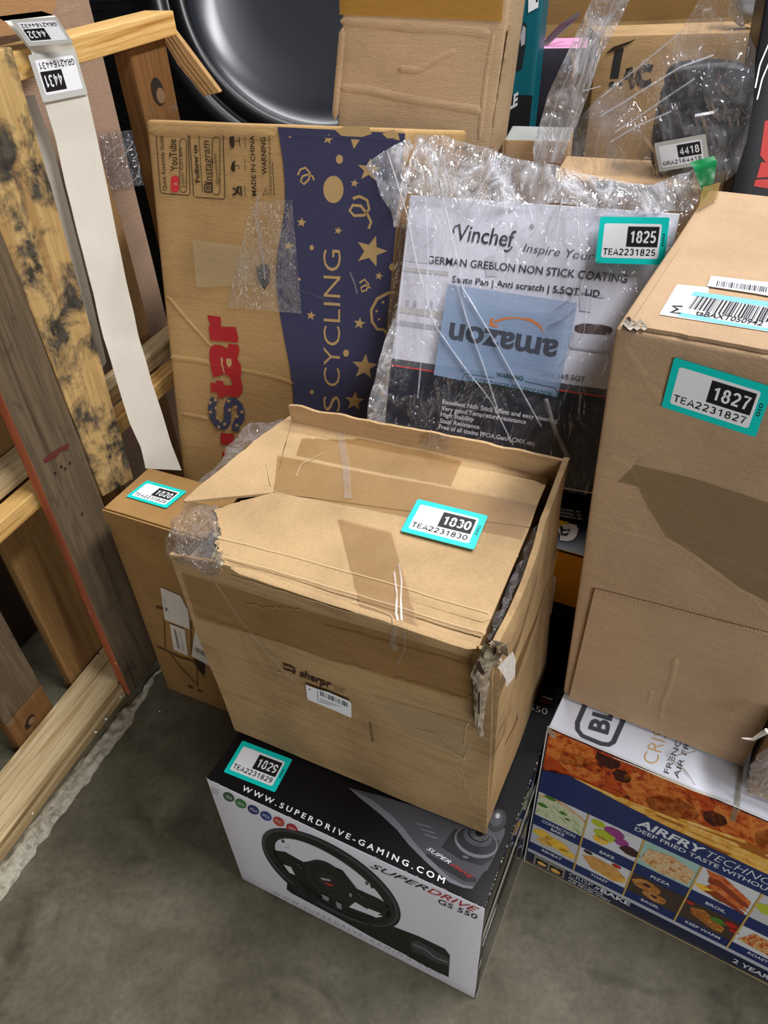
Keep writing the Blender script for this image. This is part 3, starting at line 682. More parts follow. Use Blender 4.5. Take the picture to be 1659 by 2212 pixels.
# ------------------------------------------------------------------ toaster-oven carton (food pictures), lower right
yaw = -0.5501; bu = V((math.cos(yaw), math.sin(yaw), 0)); bn = V((-math.sin(yaw), math.cos(yaw), 0)); bo = V((0.2345, 0.6543, 0)); BW, BD, BH = 0.60, 0.40, 0.4426
NAVY = ink('navy_print', (30, 48, 104), 0.35, 0.45); NAVY2 = ink('dark_navy_print', (28, 40, 72), 0.35, 0.45); WTOP = ink('white_carton_top', (216, 220, 232), 0.4)
GOLD = ink('gold_print', (206, 170, 96), 0.4); FRY = speckle('fries_print', [(206, 130, 40), (240, 184, 84), (250, 214, 140)], 60, 0.35)
CHK = speckle('fried_chicken_print', [(20, 8, 6), (110, 30, 12), (186, 62, 18), (198, 86, 28), (120, 34, 14), (40, 14, 10)], 40, 0.35, 10, 0.5)
CHKD = speckle('dark_chicken_print', [(26, 10, 8), (60, 20, 14), (110, 40, 20)], 80, 0.35, 5)
BF = Face(bo, bu, UP); BT = Face(bo + UP * BH, bu, bn)
bd = thing('toaster_oven_carton', bo + bu * 0.3 + bn * 0.2, 'white and navy carton printed with fried chicken and meals, on the floor at right', 'box')
mb = MB(); mb.rbox(corners(BF, BW, BH, BD), NAVY2, 0.003, (12, 10, 8), 0.0003, 6, 5, mats={(1, 1): WTOP})
S7 = 0.33755
def c7(x, y): return (1099 + x * S7, 1450 + y * S7)
def p7(pts): return [c7(*p) for p in pts]
rect(mb, BF, 0.003, 0.0568, 0.6, 0.44, NAVY, 0)
# chicken band and the blue wedge with fries
CH = [(0.003, 0.4395), (0.6, 0.4395), (0.6, 0.33), (0.30, 0.33), (0.175, 0.33), (0.05, 0.335), (0.003, 0.3262)]
pol(mb, BF, CH, CHK, 1)
rnd = random.Random(12)
for (x, y, r, k) in ((0.03, 0.41, 0.05, 0), (0.062, 0.378, 0.036, 0), (0.095, 0.425, 0.04, 1), (0.12, 0.40, 0.03, 1), (0.178, 0.392, 0.058, 0), (0.205, 0.37, 0.04, 0), (0.255, 0.395, 0.035, 1), (0.30, 0.41, 0.052, 0), (0.36, 0.40, 0.05, 0), (0.405, 0.42, 0.03, 1), (0.45, 0.405, 0.05, 0), (0.52, 0.40, 0.05, 0), (0.57, 0.405, 0.04, 0)):
    pts = [(x + r * (1 + 0.18 * noise.noise(V((t * 2, x * 60, 0)))) * math.cos(t), min(0.4385, y + r * 0.86 * (1 + 0.2 * noise.noise(V((t * 2, x * 60, 4)))) * math.sin(t))) for t in [2 * math.pi * i / 30 for i in range(30)]]
    pts = [(min(max(a, 0.004), 0.598), max(b, 0.335)) for a, b in pts]
    pol(mb, BF, pts if not k else [(x + (a - x) * 0.45, y + (b - y) * 0.6) for a, b in pts], CHKD if k else speckle('crumb_coat_print', [(60, 18, 8), (170, 62, 18), (206, 100, 36), (224, 138, 64), (188, 76, 24), (90, 26, 10)], 48, 0.35, 10, 0.45), 2)
pol(mb, BF, [(0.046, 0.345), (0.09, 0.3435), (0.15, 0.347), (0.20, 0.354), (0.25, 0.366), (0.298, 0.375), (0.40, 0.372), (0.60, 0.378), (0.60, 0.316), (0.30, 0.318), (0.175, 0.326)], ink('fry_gap_brown', (176, 104, 34)), 4)
for (a, b, c, d, wd) in ((0.05, 0.3415, 0.185, 0.341, 0.0075), (0.095, 0.334, 0.24, 0.335, 0.009), (0.12, 0.3435, 0.30, 0.357, 0.008), (0.17, 0.330, 0.36, 0.3385, 0.012), (0.21, 0.359, 0.305, 0.373, 0.008), (0.22, 0.346, 0.42, 0.352, 0.012), (0.29, 0.325, 0.55, 0.327, 0.013), (0.33, 0.366, 0.5, 0.362, 0.012), (0.40, 0.343, 0.6, 0.342, 0.014), (0.46, 0.357, 0.6, 0.36, 0.013), (0.50, 0.372, 0.6, 0.374, 0.010)):
    pts = [(a, b - wd * 0.2), (a + 0.008, b - wd / 2), (c - 0.006, d - wd / 2), (c, d), (c - 0.006, d + wd / 2), (a + 0.008, b + wd / 2)]
    pol(mb, BF, pts, FRY, 5 + (int(a * 100) % 3))
# navy headline field sweeping under the fries
pol(mb, BF, [(0.003, 0.3255), (0.046, 0.3435), (0.10, 0.336), (0.175, 0.3275), (0.26, 0.322), (0.36, 0.319), (0.60, 0.317), (0.60, 0.266), (0.003, 0.26)], NAVY, 8)
WT = ink('white_print', (232, 234, 240), 0.4)
put_text(mb, BF, 'AIRFRY', (0.1612, 0.2935), (0.259, 0.2935), (0.004, 0.020), WT, layer=9, bold=0.03, shear=0.0)
put_text(mb, BF, 'TECHNOLOGY', (0.262, 0.2935), (0.42, 0.2935), (0.004, 0.019), WT, layer=9, bold=-0.012)
put_text(mb, BF, 'DEEP FRIED TASTE WITHOUT THE FAT', (0.1617, 0.2765), (0.43, 0.2765), (0, 0.0105), WT, layer=9, bold=0.012)
# the grid of meals
def blob(F, x, y, r, m, layer, sq=0.7, n=22, seed=0):
    pts = [(x + r * (1 + 0.22 * noise.noise(V((math.cos(t) * 1.3, math.sin(t) * 1.3, seed + x * 90)))) * math.cos(t), y + r * sq * (1 + 0.22 * noise.noise(V((math.cos(t) * 1.3, math.sin(t) * 1.3, seed + y * 90 + 7)))) * math.sin(t)) for t in [2 * math.pi * i / n for i in range(n)]]
    pol(mb, F, pts, m, layer)
def clampcell(i, row):
    us = [0.004, 0.0895, 0.180, 0.268, 0.3545, 0.442, 0.53, 0.598]; return us[i], us[i + 1], ((0.182, 0.2625) if row == 0 else (0.083, 0.148))
PL = ink('plate_white', (224, 226, 230)); GRN = ink('herb_green', (84, 132, 48)); LIME = ink('lime_frosting', (190, 200, 60)); MAG = ink('magenta_frosting', (160, 66, 140)); CHO = ink('chocolate', (70, 40, 36))
TOAST = speckle('toast_print', [(196, 136, 66), (226, 172, 96), (180, 116, 50)], 88); CHEESE = speckle('egg_print', [(238, 170, 30), (250, 206, 70), (226, 196, 130)], 99)
QUI = speckle('quiche_print', [(196, 206, 160), (222, 226, 190), (150, 170, 100)], 132); PIZ = speckle('pizza_print', [(150, 66, 40), (214, 160, 100), (228, 206, 166), (190, 110, 60)], 121, 0.35, 6)
BAG_ = speckle('bagel_print', [(150, 92, 40), (190, 128, 66), (214, 160, 100)], 88); SAUS = speckle('salmon_print', [(170, 66, 28), (210, 104, 50), (226, 140, 80)], 110); SAND = speckle('sandwich_print', [(206, 140, 40), (150, 80, 36), (230, 180, 90)], 110); TOM = ink('tomato_red', (190, 44, 36)); VEG = speckle('roast_veg_print', [(90, 120, 50), (206, 60, 40), (226, 200, 120), (120, 60, 40)], 176)
lab = (('CONVECTION BAKE', 'BAKE', 'PIZZA', 'BROIL', '', '', ''), ('REHEAT', 'TOAST', 'BAGEL', 'KEEP WARM', 'ROAST', '', ''))
bgm = ((PL, PL, ink('mint_cloth', (170, 206, 196)), PL, ink('pale_grey_print', (206, 206, 210)), PL, PL), (ink('pale_grey_print', (206, 206, 210)), PL, ink('dark_table', (74, 58, 50)), ink('dark_table', (74, 58, 50)), PL, PL, PL))
for row in (0, 1):
    for i in range(7):
        a, b, (c, d) = clampcell(i, row); rect(mb, BF, a, c, b, d, bgm[row][i], 1)
        t = lab[row][i]; y0 = 0.1505 if row == 0 else 0.0615
        if t == 'CONVECTION BAKE':
            put_text(mb, BF, 'CONVECTION', (0.018, 0.168), (0.078, 0.168), (0, 0.009), WT, layer=4, bold=0.02); put_text(mb, BF, 'BAKE', (0.036, 0.155), (0.06, 0.155), (0, 0.009), WT, layer=4, bold=0.02)
        elif t:
            wd = 0.0062 * len(t); m_ = (a + b) / 2; put_text(mb, BF, t, (m_ - wd / 2, y0 + 0.0085), (m_ + wd / 2, y0 + 0.0085), (0, 0.0085), WT, layer=4, bold=0.02)
def cb(F, pts, m, layer): pol(mb, F, pts, m, layer)
cb(BF, [(0.005, 0.186), (0.086, 0.184), (0.088, 0.225), (0.03, 0.256), (0.005, 0.256)], QUI, 2); cb(BF, [(0.005, 0.250), (0.04, 0.262), (0.088, 0.236), (0.088, 0.228), (0.035, 0.254), (0.005, 0.243)], PIZ, 3)
for (x, y, r) in ((0.025, 0.254, 0.010), (0.014, 0.222, 0.009), (0.05, 0.226, 0.007), (0.06, 0.214, 0.005)): blob(BF, x, y, r, GRN, 4, 0.6)
for (x, y) in ((0.03, 0.236), (0.045, 0.212), (0.066, 0.222), (0.07, 0.2)): line(mb, BF, [(x, y), (x + 0.014, y - 0.012)], 0.0014, GRN, 4)
for (x, y, r, m_) in ((0.108, 0.245, 0.012, LIME), (0.122, 0.218, 0.018, LIME), (0.135, 0.24, 0.016, MAG), (0.15, 0.222, 0.013, MAG), (0.163, 0.244, 0.013, PL), (0.166, 0.207, 0.016, CHO), (0.118, 0.199, 0.013, CHEESE)):
    blob(BF, x, y, r, m_, 3, 0.85)
cb(BF, [(0.184, 0.2), (0.215, 0.186), (0.262, 0.19), (0.264, 0.235), (0.225, 0.25), (0.19, 0.24)], PIZ, 3)
for k in range(4): cb(BF, [(0.275 + 0.008 * k, 0.258 - 0.017 * k), (0.30, 0.26 - 0.016 * k), (0.348, 0.226 - 0.013 * k), (0.35, 0.214 - 0.011 * k), (0.335, 0.214 - 0.01 * k), (0.285, 0.24 - 0.015 * k)], SAUS if k % 2 == 0 else ink('salmon_dark', (150, 64, 36)), 3 + k)
blob(BF, 0.284, 0.203, 0.013, CHEESE, 3); blob(BF, 0.31, 0.195, 0.013, GRN, 3)
for (x, y, r, m_) in ((0.375, 0.225, 0.02, LIME), (0.40, 0.21, 0.02, PIZ), (0.425, 0.235, 0.016, TOM)): blob(BF, x, y, r, m_, 3)
for (x, y, r, m_) in ((0.024, 0.128, 0.018, CHEESE), (0.05, 0.118, 0.024, CHEESE), (0.072, 0.104, 0.016, CHEESE), (0.03, 0.105, 0.014, FRY)): blob(BF, x, y, r, m_, 3)
cb(BF, [(0.096, 0.125), (0.118, 0.138), (0.155, 0.135), (0.174, 0.116), (0.15, 0.096), (0.118, 0.094)], TOAST, 3); cb(BF, [(0.12, 0.094), (0.15, 0.098), (0.176, 0.118), (0.176, 0.10), (0.155, 0.088)], FRY, 3); blob(BF, 0.105, 0.142, 0.008, CHO, 3); blob(BF, 0.155, 0.142, 0.008, TOM, 4)
blob(BF, 0.208, 0.125, 0.024, BAG_, 3); blob(BF, 0.208, 0.128, 0.007, CHO, 4); blob(BF, 0.226, 0.103, 0.021, BAG_, 5); blob(BF, 0.225, 0.104, 0.006, CHO, 6); blob(BF, 0.25, 0.135, 0.014, ink('dark_table', (74, 58, 50)), 3)
cb(BF, [(0.28, 0.128), (0.30, 0.138), (0.338, 0.11), (0.336, 0.094), (0.325, 0.09), (0.285, 0.108)], SAND, 3); blob(BF, 0.324, 0.126, 0.012, GRN, 4); blob(BF, 0.342, 0.132, 0.011, TOM, 4); blob(BF, 0.276, 0.14, 0.007, TOM, 4); blob(BF, 0.35, 0.118, 0.008, TOM, 4)
cb(BF, [(0.36, 0.10), (0.375, 0.14), (0.43, 0.138), (0.438, 0.09)], VEG, 3)
for u_ in (0.0895, 0.180, 0.268, 0.3545, 0.442, 0.53): line(mb, BF, [(u_, 0.0568), (u_, 0.2635)], 0.003, GOLD, 6)
rect(mb, BF, 0.003, 0.0455, 0.6, 0.0568, ink('silver_band', (196, 198, 208), 0.35), 2)
ovm = ink('oven_grey', (150, 140, 132)); rect(mb, BF, 0.017, 0.008, 0.077, 0.044, ovm, 2); rect(mb, BF, 0.021, 0.012, 0.044, 0.036, DK3, 3); rect(mb, BF, 0.048, 0.012, 0.073, 0.036, DK3, 3); blob(BF, 0.033, 0.023, 0.009, FRY, 4); blob(BF, 0.06, 0.022, 0.010, FRY, 4)
put_text(mb, BF, 'CRISP', (0.0845, 0.030), (0.128, 0.030), (0, 0.0135), WT, layer=3, bold=-0.01); put_text(mb, BF, "N", (0.131, 0.030), (0.140, 0.030), (0.002, 0.012), WT, layer=3, bold=0.03, shear=0.4); put_text(mb, BF, 'BAKE', (0.143, 0.030), (0.196, 0.030), (0, 0.0135), WT, layer=3, bold=0.03)
put_text(mb, BF, 'FRENCH DOOR', (0.085, 0.0185), (0.15, 0.0185), (0, 0.0075), WT, layer=3, bold=0.01); put_text(mb, BF, 'AIR FRYER OVEN', (0.085, 0.0085), (0.163, 0.0085), (0, 0.0075), WT, layer=3, bold=0.01)
put_text(mb, BF, '2 YEAR', (0.372, 0.018), (0.43, 0.018), (0, 0.014), WT, layer=3, bold=0.02)
# the white top with its upright lettering
INK2 = ink('charcoal_print', (66, 70, 78), 0.45)
pline(mb, BT, p7([(490, 215), (440, 330), (440, 375), (470, 415), (590, 465), (640, 472), (670, 455), (690, 410), (735, 310)]), 0.0072, INK2, 1)
ptext(mb, BT, 'BL', c7(630, 408), c7(672, 250), c7(512, 372), INK2, layer=1, bold=0.03)
ptext(mb, BT, 'CRISP', c7(945, 605), c7(1046, 345), c7(852, 575), GOLD, layer=1, bold=-0.02)
ptext(mb, BT, 'FRENCH DOOR', c7(1025, 660), c7(1216, 180), c7(990, 648), INK2, layer=1, bold=-0.005); ptext(mb, BT, 'AIR FRYER', c7(1085, 690), c7(1204, 340), c7(1052, 676), INK2, layer=1, bold=-0.005)
mb.build('body', bd)
# torn strip on the top and worn edges
pap = card('torn_paper', (206, 196, 178), 0.1)
def c12(x, y): return (1180 + x * 0.2887, 1560 + y * 0.2887)
mb = MB(); q = [(1120, 215), (1030, 235), (960, 255), (900, 280), (960, 310), (1030, 370), (1080, 430), (1106, 475)]
a = [BT.W(*c12(x, y), 0.002) for x, y in q]; b = [BT.W(*c12(x + 4, y + 12 - 1.5 * k), 0.006 if 1 < k < 6 else 0.003) for k, (x, y) in enumerate(q)]
mb.grid(loft(a, b, 30, 3), pap, True); mb.build('torn_paper', bd)
mb = MB(); a = [BT.W(*c12(x, y), 0.0022) for x, y in ((500, 270), (640, 320), (800, 385), (960, 450), (1100, 510), (1240, 560), (1390, 610))]; b = [BT.W(*c12(x - 2, y + 9 * min(1.0, max(0.05, (x - 500) / 300))), 0.0014) for x, y in ((500, 270), (640, 320), (800, 385), (960, 450), (1100, 510), (1240, 560), (1390, 610))]
mb.grid(loft(a, b, 40, 4), card('scuffed_flap_edge', (196, 190, 178), 0.2), True); mb.build('scuffed_edge', bd)
TRIM = ink('worn_white_edge', (224, 222, 216), 0.6); e0 = bo + UP * BH
for pts, r_, m_ in (([e0 + bu * t + UP * 0.0006 - bn * 0.0004 + V((0, 0, 0.0008 * noise.noise(V((t * 60, 0, 0))))) for t in [0.6 * i / 60 for i in range(61)]], 0.0012, TRIM), ([bo + UP * z - bu * 0.0004 - bn * 0.0004 for z in [0.4426 * i / 30 for i in range(31)]], 0.0012, TRIM), ([bo + bu * t + UP * 0.0012 - bn * 0.0003 for t in [0.6 * i / 30 for i in range(31)]], 0.0011, card('raw_edge', (188, 164, 120)))):
    mb = MB(); mb.tube(pts, r_, m_, 5); mb.build('worn_edge', bd)
mb = MB(); p = e0 + V((0, 0, 0.001))
mb.grid(loft([BT.W(*c12(10, 40), .004), BT.W(*c12(40, 70), .004), BT.W(*c12(75, 105), .002)], [BF.W(*c12(15, 55), .003), BF.W(*c12(45, 100), .004), BF.W(*c12(70, 110), .002)], 10, 4), pap, True); mb.build('torn_corner', bd)
mb = MB(); pgrid(mb, BT, [c7(1440, 848), c7(1475, 900), c7(1500, 640), c7(1475, 600)], tape_m('clear_tape', (150, 146, 120), 0.55), 5, 4)
pgrid(mb, BF, [c7(1438, 850), c7(1475, 880), c7(1450, 960), c7(1418, 940)], tape_m('clear_tape', (150, 146, 120), 0.55), 12, 4); mb.build('tape', bd)

# carton wrapped in stretch film, right frame edge, on the toaster-oven carton
KR = card('kraft_board', (186, 156, 118))
fo = atz(1604, 1712, BH + 0.0036); fe = atz(1659, 1733, BH + 0.0036); fu = (fe - fo).normalized(); WFc = Face(fo + V((0, 0, 0.0008)), fu, UP)
wc = thing('film_wrapped_carton', fo + fu * 0.1, 'brown carton wrapped in crinkled clear film at the right frame edge', 'box')
mb = MB(); mb.rbox([[[p + UP * 0.0 for p in q] for q in r] for r in corners(WFc, 0.22, 0.16, 0.12, 0.004, 0)], KR, 0.004, (8, 8, 6), 0.001, 9, 8); mb.build('body', wc)
FILM = film('stretch_film', (0.97, 0.97, 0.98), 0.06, 0.06, 22, 0.7, 0.10)
def wfd(p, q, t): return p + V((noise.noise(p * 30), noise.noise(p * 31 + V((3, 0, 0))), noise.noise(p * 29))) * 0.007
mb = MB(); D = WFc.n * 0.010
mb.grid(loft([WFc.P(-0.004, 0.012) + D, WFc.P(-0.006, 0.10) + D, WFc.P(0.02, 0.172) + D], [WFc.P(0.22, 0.012) + D, WFc.P(0.22, 0.1) + D, WFc.P(0.22, 0.172) + D], 26, 30, 0.002, wfd), FILM, True)
tail = [WFc.W(1660, 1560, 0.014), WFc.W(1630, 1576, 0.016), WFc.W(1616, 1572, 0.018), WFc.W(1606, 1568, 0.02)]
mb.tube(tail, [0.004, 0.0022, 0.0016, 0.0006], ink('twisted_film', (206, 200, 190), 0.25), 6)
mb.build('stretch_film', wc)

# ------------------------------------------------------------------ tall brown carton at the right (on the toaster-oven carton)
KR2 = card('tan_kraft_board', (184, 154, 121), 0.06); KRT = KR2
b_ = V((0.2686, 0.7117, BH + 0.0036)); t_ = V((0.254, 0.7204, 1.0700)); yaw = -0.5379
lu = V((math.cos(yaw), math.sin(yaw), 0)); ln = V((-math.sin(yaw), math.cos(yaw), 0)); LW, LD = 0.272, 0.50
LF = Face(b_, lu, (t_ - b_)); LT = Face(t_, lu, V((0.2655, 0.4399, 0)))
C = [[[b_ + lu * (LW * i) + ln * LD * k if j == 0 else t_ + lu * (LW * 1.0 * i) + ln * LD * k for k in (0, 1)] for j in (0, 1)] for i in (0, 1)]
big = thing('tall_brown_carton', b_ + lu * 0.13 + ln * 0.25, 'tall plain brown carton at the right, standing on the food-picture carton', 'box')
mb = MB(); mb.rbox(C, KR2, 0.005, (24, 40, 20), 0.0009, 7, 11, mats={(1, 1): KRT})
for pts, wd, h in (([(1345, 742), (1400, 830), (1440, 880)], .010, .0016), ([(1338, 790), (1440, 830)], .008, .0010), ([(1372, 1000), (1460, 965), (1545, 945), (1560, 930)], .007, .0018), ([(1310, 980), (1356, 1005), (1372, 1030), (1395, 1090), (1440, 1165), (1500, 1205), (1570, 1258), (1625, 1290), (1659, 1335)], .008, .0024), ([(1278, 1132), (1380, 1160), (1480, 1190), (1560, 1215), (1659, 1250)], .010, .0016), ([(1282, 1066), (1340, 1080), (1400, 1105)], .008, .0012), ([(1280, 1062), (1300, 1075), (1345, 1130), (1375, 1142)], .006, .001)):
    crease(mb, LF, pts, wd, h, KR2, 0.0006)
mb.build('body', big)
TAPEO = tape_m('olive_packing_tape', (126, 106, 70), 0.42, 0.45)
mb = MB(); ppol(mb, LF, [(1373, 1003), (1500, 1033), (1659, 1085), (1780, 1125), (1760, 1340), (1659, 1300), (1600, 1270), (1500, 1195), (1440, 1160), (1400, 1095), (1378, 1050), (1335, 1040)], TAPEO, 3); mb.build('packing_tape', big)
# second layer of board over the lower front
LF2 = Face(b_ + LF.n * 0.0065, lu, (t_ - b_)); mb = MB()
A = [LF2.px(x, y) for x, y in ((1234, 1502), (1284, 1276))]
z0 = 0.002; q0 = (0.012, z0); q1 = A[1]; top = [LF2.px(1284, 1276), LF2.px(1400, 1312), LF2.px(1520, 1340), LF2.px(1659, 1372)]
xr = LW - 0.002; sl = (top[3][1] - top[0][1]) / (top[3][0] - top[0][0]); 
Lq = [LF2.P(q0[0], q0[1]), LF2.P(q1[0], q1[1])]; Rq = [LF2.P(xr, z0), LF2.P(xr, q1[1] + sl * (xr - q1[0]))]
mb.slab(loft(Lq, Rq, 20, 20, 0, lambda p, q, t: p + LF2.n * (0.0012 * noise.noise(p * 8))), KR2, LF2.n, 0.0045, True)
fl = ink('flute_hole_shade', (126, 94, 62), 0.8)  # darker brown painted for the shaded hollows of the flutes
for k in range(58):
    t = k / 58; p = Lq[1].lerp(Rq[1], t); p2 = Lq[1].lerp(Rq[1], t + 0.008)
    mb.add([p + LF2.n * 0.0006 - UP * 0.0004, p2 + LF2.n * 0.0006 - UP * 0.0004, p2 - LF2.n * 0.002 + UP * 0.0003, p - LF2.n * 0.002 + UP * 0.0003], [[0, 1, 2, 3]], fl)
LF3 = LF2.shift(0.0008)
crease(mb, LF3, [(1460, 1420), (1450, 1470), (1430, 1520), (1425, 1560)], 0.006, 0.002, KR2, 0.0004); crease(mb, LF3, [(1408, 1490), (1395, 1530)], 0.005, 0.001, KR2)
mb.build('front_flap', big)
# top flap edge, torn corner
mb = MB(); TFp = [(1338, 716), (1400, 735), (1480, 752), (1560, 770), (1660, 792), (1760, 815)]
LTs = LT.shift(0.0006)
pts = [LTs.W(*p) for p in TFp]; back = [p + LT.v * 0.0 for p in pts]
R = [[LT.P(a, b, h) for a, b in [(0.014 + (LW - 0.016) * i / 26, y + 0.0022 * noise.noise(V((i * 0.9, 3, 0)))) for i in range(27)]] for (y, h) in ((0.004, 0.0052), (0.12, 0.0046), (0.25, 0.0042))]
mb.slab(R, KRT, LT.n, 0.004, True)
mb.build('top_flap', big)
mb = MB(); hol = ink('painted_hole_dark', (52, 36, 24), 0.9)  # flat dark patch painted for the shade inside the torn hole
LT6 = LT.shift(0.0058)
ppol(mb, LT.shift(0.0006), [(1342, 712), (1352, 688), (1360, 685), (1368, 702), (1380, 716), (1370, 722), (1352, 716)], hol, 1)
for k in range(9):
    a = LT.W(1342 + 5 * k, 706 + (k % 3) * 5, 0.004); mb.add([a, a + V((0.004, 0.001, 0.005)), a + V((0.007, -0.002, 0.001)), a + V((0.003, -0.004, -0.001))], [[0, 1, 2], [0, 2, 3]], pap)
mb.build('torn_corner', big)
TOPL = LT.shift(0.0050)
sticker(big, LF.shift(0.0014), (1457, 771), (1672, 836), (1429, 878), '1827', 'TEA2231827', TEAL)
# shipping labels on the top
SKY = ink('sky_blue_band', (130, 196, 232), 0.4); mb = MB()
ppol(mb, TOPL, [(1424, 681), (1462, 616), (1530, 622), (1530, 640), (1760, 674), (1760, 745), (1659, 718)], WHT, 1)
ppol(mb, TOPL, [(1462, 684), (1470, 676), (1560, 694), (1760, 728), (1760, 744), (1659, 717), (1560, 702)], SKY, 2); ppol(mb, TOPL, [(1491, 640), (1500, 631), (1760, 668), (1760, 680)], SKY, 2)
ptext(mb, TOPL, 'ts', (1501, 682), (1518, 685), (1505, 672), BLK, layer=3, bold=0.02); ptext(mb, TOPL, 'BAXT050942', (1518, 685), (1645, 706), (1525, 676), BLK, layer=3, bold=0.02)
o = TOPL.px(1486, 668); e = TOPL.px(1690, 704); u_ = TOPL.px(1505, 641); barcode(mb, TOPL, o, (e[0] - o[0], e[1] - o[1]), (u_[0] - o[0], u_[1] - o[1]), BLK, 40, 3)
pline(mb, TOPL, [(1474, 664), (1453, 663), (1464, 670), (1449, 677), (1470, 679)], 0.0035, BLK, 3)
mb.build('shipping_label', big)
mb = MB(); T2 = TOPL.shift(0.0004)
ppol(mb, T2, [(1526, 620), (1536, 598), (1659, 612), (1760, 626), (1760, 660), (1630, 636)], WHT, 3)
o = T2.px(1546, 620); e = T2.px(1700, 640); u_ = T2.px(1549, 609); barcode(mb, T2, o, (e[0] - o[0], e[1] - o[1]), (u_[0] - o[0], u_[1] - o[1]), INK2, 36, 5, 5)
mb.build('barcode_label', big)
mb = MB(); pgrid(mb, TOPL, [(1508, 455), (1548, 432), (1556, 395), (1518, 405)], tape_m('yellowed_tape', (150, 120, 66), 0.6), 1, 5); mb.build('tape', big)

# ------------------------------------------------------------------ battered brown carton in the middle (on the wheel carton)
KB = card('worn_kraft_board', (190, 158, 116), 0.10); KBF = card('grubby_kraft_board', (180, 148, 105), 0.16); KIN = card('inner_kraft_board', (150, 116, 74), 0.1)
TEAR = card('torn_grey_paper', (176, 160, 136), 0.15)
sz = GH + 0.004
sBL = atz(507, 1577, sz); sBR = atz(1049, 1804, sz); su = (sBR - sBL).normalized(); sn = V((-su.y, su.x, 0)); SW = (sBR - sBL).length
def SL(a, n, z): return sBL + su * a + sn * n + UP * z
def sdisp(a, b): return 0.0032 * noise.noise(V((a * 6, b * 6, 2.0))) + 0.0005 * noise.noise(V((a * 22, b * 22, 5.0)))
SF = Face(sBL, su, UP, sdisp)
sh = thing('battered_brown_carton', SL(0.22, 0.16, 0), 'battered brown carton with torn top flap, on top of the black and white carton', 'box')
bl = [SL(0, 0, 0), SL(-0.013, 0, 0.16), SL(-0.028, 0, 0.394)]; br = [SL(SW, 0, 0), SL(SW - 0.004, 0, 0.2), SL(0.430, 0, 0.408)]
def fdisp(p, q, t):
    d = p - sBL; a, b = d.dot(su), d.z
    top = 0.413 - 0.0 * q
    if t > 0.985: p = p + UP * ((0.0 if q < 0.16 else 0.006) - 0.0)
    return p - sn * sdisp(a, b)
def frows():
    rows = []
    for j in range(41):
        t = j / 40; row = []
        for i in range(45):
            q = i / 44; L = bl[0].lerp(bl[1], t / 0.41) if t < 0.41 else bl[1].lerp(bl[2], (t - 0.41) / 0.59)
            Rr = br[0].lerp(br[1], t / 0.49) if t < 0.49 else br[1].lerp(br[2], (t - 0.49) / 0.51)
            p = L.lerp(Rr, q); zt = 0.394 + (0.019 * min(1, q / 0.2)) - 0.003 * max(0, (q - 0.2))
            p.z = sz + t * zt; d = p - sBL
            row.append(p - sn * sdisp(d.dot(su), d.z))
        rows.append(row)
    return rows
mb = MB(); mb.slab(frows(), KBF, -sn, 0.005, True)
# right wall, leaning outward at the top, back wall standing a little proud, left wall, bottom
rl = [SL(SW - 0.001, 0.003, 0), SL(0.443, 0.006, 0.2), SL(0.438, 0.010, 0.36), SL(0.430, 0.012, 0.405)]
rr = [SL(0.441, 0.318, 0), SL(0.430, 0.325, 0.2), SL(0.422, 0.334, 0.36), SL(0.424, 0.343, 0.448)]
def rdisp(p, q, t):
    return p + su * (0.006 * math.sin(math.pi * min(1.0, q * 1.6)) * t + 0.002 * noise.noise(p * 9)) + UP * (0.006 * noise.noise(V((q * 9, 0, 3))) if t > 0.97 else 0)
mb.slab(loft(rl, rr, 34, 34, 0, rdisp), KBF, su, 0.008, True)
kl = [SL(0.0, 0.318, 0), SL(-0.008, 0.318, 0.25), SL(-0.016, 0.314, 0.452)]; kr = [SL(0.434, 0.326, 0), SL(0.422, 0.335, 0.25), SL(0.416, 0.341, 0.450)]
mb.slab(loft(kl, kr, 24, 40, 0, lambda p, q, t: p + sn * 0.004 * noise.noise(p * 8) + UP * (0.005 * noise.noise(V((q * 12, 1, 0))) - 0.008 * max(0, q - 0.55) if t > 0.97 else 0)), KB, sn, 0.005, True)
ll = [SL(0.003, 0.314, 0), SL(-0.012, 0.312, 0.2), SL(-0.02, 0.31, 0.40)]; lr = [SL(0.002, 0.004, 0), SL(-0.012, 0.004, 0.16), SL(-0.024, 0.004, 0.36)]
mb.slab(loft(ll, lr, 16, 16), KBF, -su, 0.004, True)
mb.prism([SL(0.004, 0.004, 0.0005), SL(SW - 0.004, 0.004, 0.0005), SL(0.436, 0.316, 0.0005), SL(0.003, 0.314, 0.0005)], V((0, 0, 0.004)), KB)
# filled inside: folded inner board under the gap
mb.prism([SL(0.02, 0.03, 0.36), SL(0.422, 0.03, 0.36), SL(0.416, 0.32, 0.36), SL(0.02, 0.3, 0.37)], V((0, 0, 0.004)), KIN)
